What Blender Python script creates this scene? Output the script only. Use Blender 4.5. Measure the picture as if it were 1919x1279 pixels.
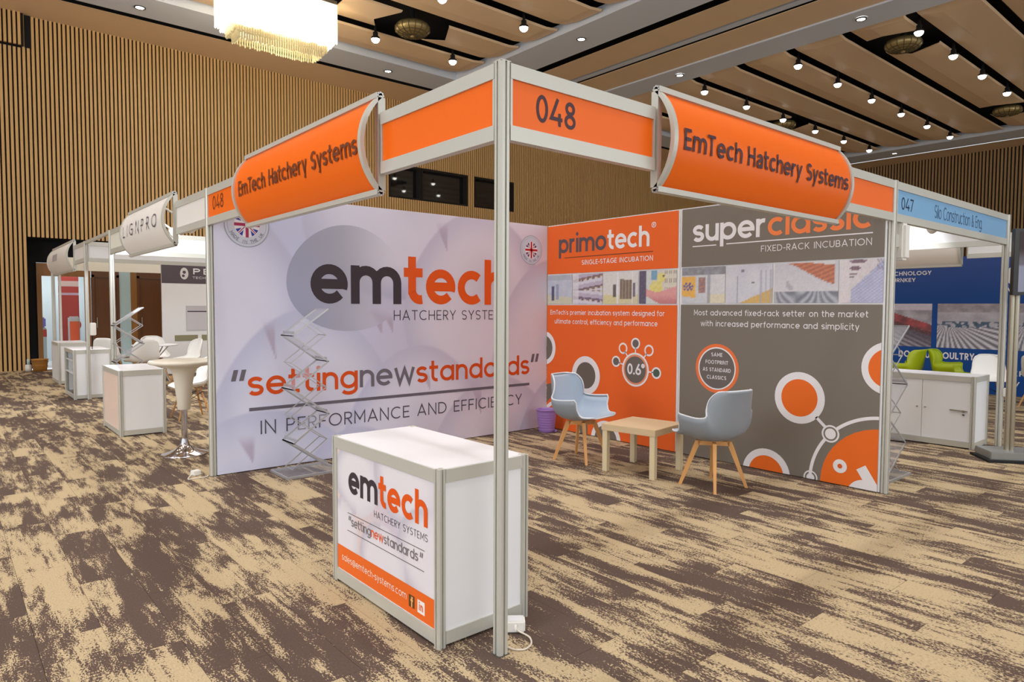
import bpy, bmesh, math, random
from mathutils import Vector, Matrix, noise
random.seed(7)
PI = math.pi
SC = bpy.context.scene
COL = SC.collection
for _o in list(bpy.data.objects):
    bpy.data.objects.remove(_o)

# ------------------------------------------------------------------ camera, world, light, exposure
cam_d = bpy.data.cameras.new('camera')
cam_d.sensor_width = 36.0
cam_d.lens = 1277.19 / 1919 * 36.0
cam_d.clip_end = 200
cam = bpy.data.objects.new('camera', cam_d)
COL.objects.link(cam)
_y, _p, _r = 0.870659, -0.049119, 0.0040556
_f = Vector((math.cos(_p) * math.cos(_y), math.cos(_p) * math.sin(_y), math.sin(_p)))
_s = Vector((math.sin(_y), -math.cos(_y), 0))
_u = _s.cross(_f)
_s2 = math.cos(_r) * _s + math.sin(_r) * _u
_u2 = -math.sin(_r) * _s + math.cos(_r) * _u
cam.matrix_world = Matrix(((_s2.x, _u2.x, -_f.x, -1.81114), (_s2.y, _u2.y, -_f.y, -2.21902), (_s2.z, _u2.z, -_f.z, 1.48957), (0, 0, 0, 1)))
SC.camera = cam

world = bpy.data.worlds.new('hall_light')
SC.world = world
world.use_nodes = True
_bg = world.node_tree.nodes['Background']
_bg.inputs[0].default_value = (0.90, 0.95, 1.0, 1)
_bg.inputs[1].default_value = 0.76

SC.view_settings.view_transform = 'Standard'
SC.view_settings.look = 'None'
SC.view_settings.gamma = 1.0
SC.view_settings.exposure = 0.36
SC.view_settings.use_curve_mapping = False

SPOT_W = 235.0
BACK_W = 560.0
BOOTH_W = 55.0          # small arm spotlights inside the neighbouring booths, two of them added in the blue one
CHAND_E = 2.6

def area(name, loc, size, size_y, power, color, rot):
    l = bpy.data.lights.new(name, 'AREA')
    l.shape = 'RECTANGLE'; l.size = size; l.size_y = size_y; l.energy = power; l.color = color
    o = bpy.data.objects.new(name, l); COL.objects.link(o)
    o.location = loc; o.rotation_euler = rot
    return o
# the lit hall behind the photographer: a row of bright foyer openings and lamps out of view
area('foyer_light', (-9.5, 2.0, 3.6), 14, 4.5, 560, (0.93, 0.97, 1.0), (0, math.radians(-78), 0))
area('hall_light_behind', (4.0, -10.0, 4.2), 16, 4.5, 300, (0.93, 0.97, 1.0), (math.radians(76), 0, 0))

# ------------------------------------------------------------------ helpers: colour and materials
def lin(c):
    c = c / 255.0
    return c / 12.92 if c <= 0.04045 else ((c + 0.055) / 1.055) ** 2.4
def L3(c):
    return (lin(c[0]), lin(c[1]), lin(c[2]))
def mat(name, rgb, rough=0.5, metal=0.0, emit=0.0, emit_rgb=None, alpha=1.0, trans=0.0, noise_amt=0.0, nscale=8.0, stretch=(1, 1, 1), spec=0.5, bump=0.0):
    m = bpy.data.materials.new(name)
    m.use_nodes = True
    nt = m.node_tree
    b = nt.nodes['Principled BSDF']
    c = (*L3(rgb), 1)
    b.inputs['Base Color'].default_value = c
    b.inputs['Roughness'].default_value = rough
    b.inputs['Metallic'].default_value = metal
    b.inputs['Specular IOR Level'].default_value = spec
    if trans: b.inputs['Transmission Weight'].default_value = trans
    if alpha < 1: b.inputs['Alpha'].default_value = alpha
    if emit:
        b.inputs['Emission Color'].default_value = (*L3(emit_rgb or rgb), 1)
        b.inputs['Emission Strength'].default_value = emit
    if noise_amt or bump:
        tc = nt.nodes.new('ShaderNodeTexCoord'); mp = nt.nodes.new('ShaderNodeMapping')
        mp.inputs['Scale'].default_value = stretch
        nz = nt.nodes.new('ShaderNodeTexNoise'); nz.inputs['Scale'].default_value = nscale; nz.inputs['Detail'].default_value = 4
        nt.links.new(tc.outputs['Object'], mp.inputs[0]); nt.links.new(mp.outputs[0], nz.inputs['Vector'])
        if noise_amt:
            mx = nt.nodes.new('ShaderNodeMix'); mx.data_type = 'RGBA'
            mx.inputs['A'].default_value = tuple(min(1, x * (1 + noise_amt)) for x in c[:3]) + (1,)
            mx.inputs['B'].default_value = tuple(x * (1 - noise_amt) for x in c[:3]) + (1,)
            nt.links.new(nz.outputs['Fac'], mx.inputs['Factor']); nt.links.new(mx.outputs['Result'], b.inputs['Base Color'])
        if bump:
            bp = nt.nodes.new('ShaderNodeBump'); bp.inputs['Strength'].default_value = bump; bp.inputs['Distance'].default_value = 0.01
            nt.links.new(nz.outputs['Fac'], bp.inputs['Height']); nt.links.new(bp.outputs[0], b.inputs['Normal'])
    return m

M = {}
M['alu'] = mat('anodised_aluminium', (200, 199, 190), 0.36, 0.22)
M['alu_dark'] = mat('aluminium_groove', (92, 92, 84), 0.5, 0.3)
M['chrome'] = mat('chrome', (205, 205, 215), 0.08, 1.0)
M['steel'] = mat('brushed_steel', (176, 168, 150), 0.3, 0.8)
M['white'] = mat('white_laminate', (238, 238, 242), 0.35, noise_amt=0.01)
M['panel_white'] = mat('white_system_panel', (236, 237, 240), 0.42, noise_amt=0.012)
M['cream'] = mat('cream_panel', (236, 232, 218), 0.45)
M['orange_panel'] = mat('orange_fascia_film', (244, 108, 16), 0.38, noise_amt=0.01, spec=0.3)
M['blue_panel'] = mat('light_blue_fascia_film', (120, 172, 215), 0.4, noise_amt=0.01)
M['fascia_white'] = mat('off_white_fascia_film', (236, 230, 224), 0.42)
M['black'] = mat('matt_black', (20, 20, 22), 0.7)
M['recess'] = mat('recess_black', (14, 14, 17), 0.9)
M['slat'] = mat('oak_slat', (212, 170, 110), 0.5, noise_amt=0.16, nscale=1.6, stretch=(9, 9, 0.5))
M['slat_far'] = mat('oak_slat_far', (172, 138, 94), 0.55, noise_amt=0.12, nscale=1.6, stretch=(9, 9, 0.4))
M['wall_back'] = mat('slat_wall_backing', (30, 23, 16), 0.9)
M['ceil_panel'] = mat('ceiling_wood_panel', (228, 198, 160), 0.55, noise_amt=0.06, nscale=0.7, stretch=(0.4, 2, 1))
M['beam'] = mat('grey_plaster_beam', (208, 214, 224), 0.7, noise_amt=0.03, nscale=0.6)
M['void'] = mat('ceiling_void', (16, 14, 15), 0.9)
M['wood_dark'] = mat('dark_wood_door', (104, 62, 28), 0.45, noise_amt=0.12, nscale=3, stretch=(6, 6, 0.6))
M['wood_mid'] = mat('amber_wood_frame', (150, 102, 48), 0.45, noise_amt=0.08, nscale=3, stretch=(6, 6, 0.6))
M['beech'] = mat('beech_leg', (222, 164, 100), 0.45, noise_amt=0.08, nscale=6, stretch=(6, 6, 0.8))
M['birch'] = mat('birch_effect_table', (206, 182, 144), 0.5, noise_amt=0.06, nscale=5, stretch=(8, 1, 8))
M['birch_leg'] = mat('birch_effect_table_leg', (212, 196, 160), 0.5, noise_amt=0.05, nscale=5, stretch=(8, 8, 1))
M['shell_grey'] = mat('grey_plastic_shell', (142, 150, 158), 0.42)
M['pad_blue'] = mat('blue_grey_seat_pad', (172, 188, 206), 0.5, bump=0.1, nscale=120)
M['rim'] = mat('pale_shell_rim', (216, 220, 226), 0.45)
M['purple'] = mat('lilac_plastic', (158, 122, 192), 0.4)
M['purple_dark'] = mat('lilac_plastic_shadow', (92, 66, 128), 0.5)
M['plastic_white'] = mat('white_plastic', (236, 234, 228), 0.4)
M['cable'] = mat('cream_cable', (222, 212, 196), 0.5)
M['acrylic'] = mat('smoky_acrylic_tray', (198, 198, 206), 0.25, alpha=0.2)
M['frame_silver'] = mat('silver_stand_frame', (190, 190, 192), 0.3, 0.6)
M['shell_white'] = mat('white_shell_chair', (244, 243, 240), 0.4)
M['lime'] = mat('lime_shell_chair', (172, 190, 20), 0.4)
M['stool'] = mat('cream_stool_plastic', (224, 216, 200), 0.35)
M['bulb'] = mat('lamp_face', (255, 250, 240), 0.5, emit=9, emit_rgb=(255, 250, 240))
M['lamp_ring'] = mat('lamp_ring', (60, 56, 54), 0.6)
M['crystal'] = mat('lit_crystal', (255, 246, 226), 0.3, emit=CHAND_E, emit_rgb=(255, 244, 222))
M['crystal_low'] = mat('lit_crystal_fringe', (176, 160, 118), 0.3, emit=0.16, emit_rgb=(252, 234, 178))
M['gold'] = mat('gold_mesh', (168, 146, 96), 0.4, 0.6)
M['gold_dark'] = mat('gold_mesh_dark', (92, 80, 52), 0.5, 0.4)
M['glass_dark'] = mat('control_room_glass', (26, 26, 28), 0.03, spec=1.0)
M['screen'] = mat('grey_screen', (152, 156, 176), 0.25, emit=0.12, emit_rgb=(150, 154, 178))
M['tv_black'] = mat('tv_bezel', (34, 30, 28), 0.4)
M['base_grey'] = mat('stand_base_grey', (150, 152, 150), 0.35, 0.4)
M['red_print'] = mat('red_banner', (206, 84, 76), 0.5)
M['wicker'] = mat('wicker', (178, 122, 52), 0.7, noise_amt=0.2, nscale=30)
M['room_white'] = mat('bright_room_paint', (226, 238, 240), 0.6)
M['glass_blue'] = mat('pale_blue_glass', (190, 214, 218), 0.2)
M['booth_lamp'] = mat('booth_lamp_face', (255, 255, 255), 0.5, emit=14, emit_rgb=(248, 250, 255))
for k in ('bulb', 'booth_lamp'):
    try: M[k].cycles.emission_sampling = 'NONE'
    except Exception: pass

def print_mat():
    m = bpy.data.materials.new('printed_film')
    m.use_nodes = True
    nt = m.node_tree; b = nt.nodes['Principled BSDF']
    a = nt.nodes.new('ShaderNodeAttribute'); a.attribute_name = 'ink'
    nt.links.new(a.outputs['Color'], b.inputs['Base Color'])
    b.inputs['Roughness'].default_value = 0.5
    b.inputs['Specular IOR Level'].default_value = 0.3
    return m
M['print'] = print_mat()

def carpet_mat():
    m = bpy.data.materials.new('plank_carpet')
    m.use_nodes = True
    nt = m.node_tree; N = nt.nodes; Lk = nt.links; b = N['Principled BSDF']
    b.inputs['Roughness'].default_value = 0.95; b.inputs['Specular IOR Level'].default_value = 0.1
    geo = N.new('ShaderNodeNewGeometry'); sep = N.new('ShaderNodeSeparateXYZ'); Lk.new(geo.outputs['Position'], sep.inputs[0])
    def math_(op, a, bb=None, c=None):
        n = N.new('ShaderNodeMath'); n.operation = op
        for i, v in enumerate((a, bb, c)):
            if v is None: continue
            if isinstance(v, (int, float)): n.inputs[i].default_value = v
            else: Lk.new(v, n.inputs[i])
        return n.outputs[0]
    def comb(x, y, z):
        n = N.new('ShaderNodeCombineXYZ')
        for i, v in enumerate((x, y, z)):
            if isinstance(v, (int, float)): n.inputs[i].default_value = v
            else: Lk.new(v, n.inputs[i])
        return n.outputs[0]
    def nz(vec, scale, detail, rough, lac=2.0):
        n = N.new('ShaderNodeTexNoise'); n.inputs['Scale'].default_value = scale; n.inputs['Detail'].default_value = detail
        n.inputs['Roughness'].default_value = rough
        Lk.new(vec, n.inputs['Vector']); return n.outputs['Fac']
    cx = math_('FLOOR', math_('DIVIDE', math_('SUBTRACT', sep.outputs[0], CX0), CW))
    ph = math_('MULTIPLY', math_('FRACT', math_('MULTIPLY', cx, 0.37)), CLEN)
    cy = math_('FLOOR', math_('DIVIDE', math_('ADD', sep.outputs[1], ph), CLEN))
    wn = N.new('ShaderNodeTexWhiteNoise'); wn.noise_dimensions = '3D'; Lk.new(comb(cx, cy, 3.0), wn.inputs['Vector'])
    sc = N.new('ShaderNodeVectorMath'); sc.operation = 'SCALE'; sc.inputs['Scale'].default_value = 40; Lk.new(wn.outputs['Color'], sc.inputs[0])
    p1 = comb(math_('MULTIPLY', sep.outputs[0], 7.5), math_('MULTIPLY', sep.outputs[1], 1.6), 0.0)
    ad = N.new('ShaderNodeVectorMath'); ad.operation = 'ADD'; Lk.new(p1, ad.inputs[0]); Lk.new(sc.outputs[0], ad.inputs[1])
    n1 = nz(ad.outputs[0], 1.0, 9, 0.70)
    p2 = comb(math_('MULTIPLY', sep.outputs[0], 2.6), math_('MULTIPLY', sep.outputs[1], 1.1), 5.0)
    n2 = nz(p2, 1.0, 3, 0.5)
    p3 = comb(math_('MULTIPLY', sep.outputs[0], 150.0), math_('MULTIPLY', sep.outputs[1], 75.0), 0.0)
    n3 = nz(p3, 1.0, 2, 0.6)
    v = math_('ADD', math_('MULTIPLY', n1, 0.9), math_('MULTIPLY', n2, 0.45))
    v = math_('ADD', v, math_('MULTIPLY', math_('SUBTRACT', n3, 0.5), 0.42))
    v = math_('ADD', v, math_('MULTIPLY', math_('SUBTRACT', wn.outputs['Value'], 0.5), 0.10))
    p4 = comb(math_('MULTIPLY', sep.outputs[0], 46.0), math_('MULTIPLY', sep.outputs[1], 3.2), 9.0)
    ad4 = N.new('ShaderNodeVectorMath'); ad4.operation = 'ADD'; Lk.new(p4, ad4.inputs[0]); Lk.new(sc.outputs[0], ad4.inputs[1])
    v = math_('ADD', v, math_('MULTIPLY', math_('SUBTRACT', nz(ad4.outputs[0], 1.0, 4, 0.6), 0.5), 0.24))
    r = N.new('ShaderNodeMapRange'); Lk.new(v, r.inputs['Value']); r.inputs['From Min'].default_value = 0.680; r.inputs['From Max'].default_value = 0.699
    mx = N.new('ShaderNodeMix'); mx.data_type = 'RGBA'
    mx.inputs['A'].default_value = (*L3((96, 80, 72)), 1); mx.inputs['B'].default_value = (*L3((190, 170, 136)), 1)
    Lk.new(r.outputs[0], mx.inputs['Factor'])
    # pile
    mx2 = N.new('ShaderNodeMix'); mx2.data_type = 'RGBA'; mx2.blend_type = 'MULTIPLY'; mx2.inputs['Factor'].default_value = 0.45
    rr = N.new('ShaderNodeMapRange'); Lk.new(n3, rr.inputs['Value']); rr.inputs['From Min'].default_value = 0.3; rr.inputs['From Max'].default_value = 0.7; rr.inputs['To Min'].default_value = 0.6; rr.inputs['To Max'].default_value = 1.15
    Lk.new(mx.outputs['Result'], mx2.inputs['A']); Lk.new(rr.outputs[0], mx2.inputs['B'])
    Lk.new(mx2.outputs['Result'], b.inputs['Base Color'])
    return m
CX0, CW, CLEN = -1.27, 0.25, 1.0
M['carpet'] = carpet_mat()

# ------------------------------------------------------------------ helpers: geometry
class MB:
    def __init__(s): s.v = []; s.f = []; s.mi = []; s.mats = []; s.sm = []
    def _m(s, m):
        if m is None: return 0
        if m not in s.mats: s.mats.append(m)
        return s.mats.index(m)
    def add(s, vs, fs, m=None, smooth=False):
        b = len(s.v); s.v += [tuple(v) for v in vs]
        k = s._m(m)
        for f in fs: s.f.append(tuple(b + i for i in f)); s.mi.append(k); s.sm.append(smooth)
        return s
    def box(s, x0, x1, y0, y1, z0, z1, m=None, T=None, bev=0.0):
        if bev:
            b = min(bev, (x1 - x0) * .4, (y1 - y0) * .4, (z1 - z0) * .4)
            bm = bmesh.new(); bmesh.ops.create_cube(bm, size=1)
            for v in bm.verts:
                v.co = Vector((x0 + (v.co.x + .5) * (x1 - x0), y0 + (v.co.y + .5) * (y1 - y0), z0 + (v.co.z + .5) * (z1 - z0)))
            bmesh.ops.bevel(bm, geom=bm.edges[:], offset=b, segments=2, affect='EDGES')
            bm.verts.ensure_lookup_table()
            vs = [v.co.copy() for v in bm.verts]; fs = [[v.index for v in f.verts] for f in bm.faces]; bm.free()
        else:
            vs = [Vector((x, y, z)) for z in (z0, z1) for y in (y0, y1) for x in (x0, x1)]
            fs = [(0, 2, 3, 1), (4, 5, 7, 6), (0, 1, 5, 4), (2, 6, 7, 3), (0, 4, 6, 2), (1, 3, 7, 5)]
        if T is not None: vs = [T @ v for v in vs]
        return s.add(vs, fs, m)
    def tube(s, pts, r, n=8, m=None, cap=True, smooth=True):
        pts = [Vector(p) for p in pts]; k = len(pts)
        rs = r if isinstance(r, (list, tuple)) else [r] * k
        vs = []; up = None
        for i, p in enumerate(pts):
            t = (pts[min(i + 1, k - 1)] - pts[max(i - 1, 0)]).normalized()
            if up is None:
                up = Vector((0, 0, 1)) if abs(t.z) < .9 else Vector((1, 0, 0))
            a = t.cross(up).normalized(); bb = a.cross(t).normalized(); up = bb
            for j in range(n):
                an = 2 * PI * j / n
                vs.append(p + (a * math.cos(an) + bb * math.sin(an)) * rs[i])
        fs = [(i * n + j, i * n + (j + 1) % n, (i + 1) * n + (j + 1) % n, (i + 1) * n + j) for i in range(k - 1) for j in range(n)]
        s.add(vs, fs, m, smooth)
        if cap: s.add(vs[:n], [tuple(range(n))[::-1]], m); s.add(vs[-n:], [tuple(range(n))], m)
        return s
    def bar(s, a, b, w, h, m=None, up=(0, 0, 1)):
        a = Vector(a); b = Vector(b); t = (b - a).normalized(); up = Vector(up)
        if abs(t.dot(up)) > .98: up = Vector((0, 1, 0))
        x = t.cross(up).normalized() * w / 2; z = x.cross(t).normalized() * h / 2
        vs = [p + i * x + j * z for p in (a, b) for i, j in ((-1, -1), (1, -1), (1, 1), (-1, 1))]
        return s.add(vs, [(0, 1, 2, 3)[::-1], (4, 5, 6, 7), (0, 1, 5, 4), (1, 2, 6, 5), (2, 3, 7, 6), (3, 0, 4, 7)], m)
    def lathe(s, prof, n=24, c=(0, 0, 0), m=None, smooth=True):
        vs = [(c[0] + r * math.cos(2 * PI * j / n), c[1] + r * math.sin(2 * PI * j / n), c[2] + z) for r, z in prof for j in range(n)]
        fs = [(i * n + j, i * n + (j + 1) % n, (i + 1) * n + (j + 1) % n, (i + 1) * n + j) for i in range(len(prof) - 1) for j in range(n)]
        return s.add(vs, fs, m, smooth)
    def build(s, name, m=None, parent=None, T=None):
        me = bpy.data.meshes.new(name)
        vs = [T @ Vector(v) for v in s.v] if T is not None else s.v
        me.from_pydata(vs, [], s.f)
        if s.mats:
            for x in s.mats: me.materials.append(x)
            me.polygons.foreach_set('material_index', s.mi)
        elif m: me.materials.append(m)
        me.polygons.foreach_set('use_smooth', s.sm)
        me.update()
        o = bpy.data.objects.new(name, me); COL.objects.link(o)
        if parent: o.parent = parent
        return o

def tag(o, label=None, cat=None, group=None, kind=None):
    if label: o['label'] = label
    if cat: o['category'] = cat
    if group: o['group'] = group
    if kind: o['kind'] = kind
    return o
def thing(name, label, cat, loc=(0, 0, 0), rz=0.0, group=None):
    o = bpy.data.objects.new(name, None); COL.objects.link(o)
    o.empty_display_size = 0.1
    o.location = loc; o.rotation_euler = (0, 0, rz)
    return tag(o, label, cat, group)
def copy_tree(src, loc, rz=None, label=None):
    def cp(o, par):
        c = o.copy(); COL.objects.link(c); c.parent = par
        for ch in o.children: cp(ch, c)
        return c
    r = cp(src, None); r.location = loc
    if rz is not None: r.rotation_euler = (0, 0, rz)
    if label: r['label'] = label
    return r
def box_obj(name, x0, x1, y0, y1, z0, z1, m, parent=None, bev=0.0):
    return MB().box(x0, x1, y0, y1, z0, z1, bev=bev).build(name, m, parent)

# ------------------------------------------------------------------ helpers: flat print (lettering, emblems, photos)
class Frame:
    """a printed plane: origin, right, up, normal"""
    def __init__(s, o, r, n, u=(0, 0, 1)):
        s.o = Vector(o); s.r = Vector(r); s.n = Vector(n); s.u = Vector(u)
    def at(s, x, y, d=0.0): return s.o + s.r * x + s.u * y + s.n * d
class Ink:
    def __init__(s): s.v = []; s.f = []; s.c = []
    def poly(s, pts, col, d=0.001):
        b = len(s.v); s.v += [(p[0], p[1], d) for p in pts]; s.c += [col] * len(pts)
        s.f.append(tuple(range(b, b + len(pts))))
    def rect(s, x0, y0, x1, y1, col, d=0.001): s.poly([(x0, y0), (x1, y0), (x1, y1), (x0, y1)], col, d)
    def disc(s, cx, cy, r, col, d=0.001, ry=None, n=40, clip=None):
        pts = [(cx + r * math.cos(2 * PI * i / n), cy + (ry or r) * math.sin(2 * PI * i / n)) for i in range(n)]
        if clip: pts = clip_poly(pts, clip)
        if len(pts) > 2: s.poly(pts, col, d)
    def ring(s, cx, cy, r0, r1, col, d=0.001, a0=0, a1=360, clip=None, n=48):
        for i in range(n):
            t0 = math.radians(a0 + (a1 - a0) * i / n); t1 = math.radians(a0 + (a1 - a0) * (i + 1) / n)
            q = [(cx + r0 * math.cos(t0), cy + r0 * math.sin(t0)), (cx + r1 * math.cos(t0), cy + r1 * math.sin(t0)), (cx + r1 * math.cos(t1), cy + r1 * math.sin(t1)), (cx + r0 * math.cos(t1), cy + r0 * math.sin(t1))]
            if clip: q = clip_poly(q, clip)
            if len(q) > 2: s.poly(q, col, d)
    def line(s, x0, y0, x1, y1, w, col, d=0.001, clip=None):
        dx, dy = x1 - x0, y1 - y0; l = math.hypot(dx, dy); nx, ny = -dy / l * w / 2, dx / l * w / 2
        q = [(x0 + nx, y0 + ny), (x0 - nx, y0 - ny), (x1 - nx, y1 - ny), (x1 + nx, y1 + ny)]
        if clip: q = clip_poly(q, clip)
        if len(q) > 2: s.poly(q, col, d)
    def grid(s, x0, y0, x1, y1, nx, ny, fn, d=0.001):
        b = len(s.v)
        for j in range(ny + 1):
            for i in range(nx + 1):
                u, v = i / nx, j / ny
                s.v.append((x0 + (x1 - x0) * u, y0 + (y1 - y0) * v, d)); s.c.append(fn(u, v))
        for j in range(ny):
            for i in range(nx):
                a = b + j * (nx + 1) + i
                s.f.append((a, a + 1, a + nx + 2, a + nx + 1))
    def build(s, name, frame, parent=None, warp=None, m=None):
        me = bpy.data.meshes.new(name)
        if warp: vs = [warp(x, y, d) for x, y, d in s.v]
        else: vs = [frame.at(x, y, d) for x, y, d in s.v]
        fs = s.f
        if not warp and frame.r.cross(frame.u).dot(frame.n) < 0: fs = [f[::-1] for f in fs]
        me.from_pydata(vs, [], fs)
        at = me.color_attributes.new('ink', 'FLOAT_COLOR', 'POINT')
        flat = []
        for c in s.c: flat += [lin(c[0]), lin(c[1]), lin(c[2]), 1.0]
        at.data.foreach_set('color', flat)
        me.materials.append(m or M['print']); me.update()
        o = bpy.data.objects.new(name, me); COL.objects.link(o)
        if parent: o.parent = parent
        return o
def clip_poly(pts, box):
    x0, y0, x1, y1 = box
    def cl(p, ins, inter):
        out = []
        for i in range(len(p)):
            a, b = p[i - 1], p[i]
            if ins(b):
                if not ins(a): out.append(inter(a, b))
                out.append(b)
            elif ins(a): out.append(inter(a, b))
        return out
    def ix(x): return lambda a, b: (x, a[1] + (b[1] - a[1]) * (x - a[0]) / (b[0] - a[0]))
    def iy(y): return lambda a, b: (a[0] + (b[0] - a[0]) * (y - a[1]) / (b[1] - a[1]), y)
    for ins, it in ((lambda p: p[0] >= x0, ix(x0)), (lambda p: p[0] <= x1, ix(x1)), (lambda p: p[1] >= y0, iy(y0)), (lambda p: p[1] <= y1, iy(y1))):
        if len(pts) < 3: return []
        pts = cl(pts, ins, it)
    return pts

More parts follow.
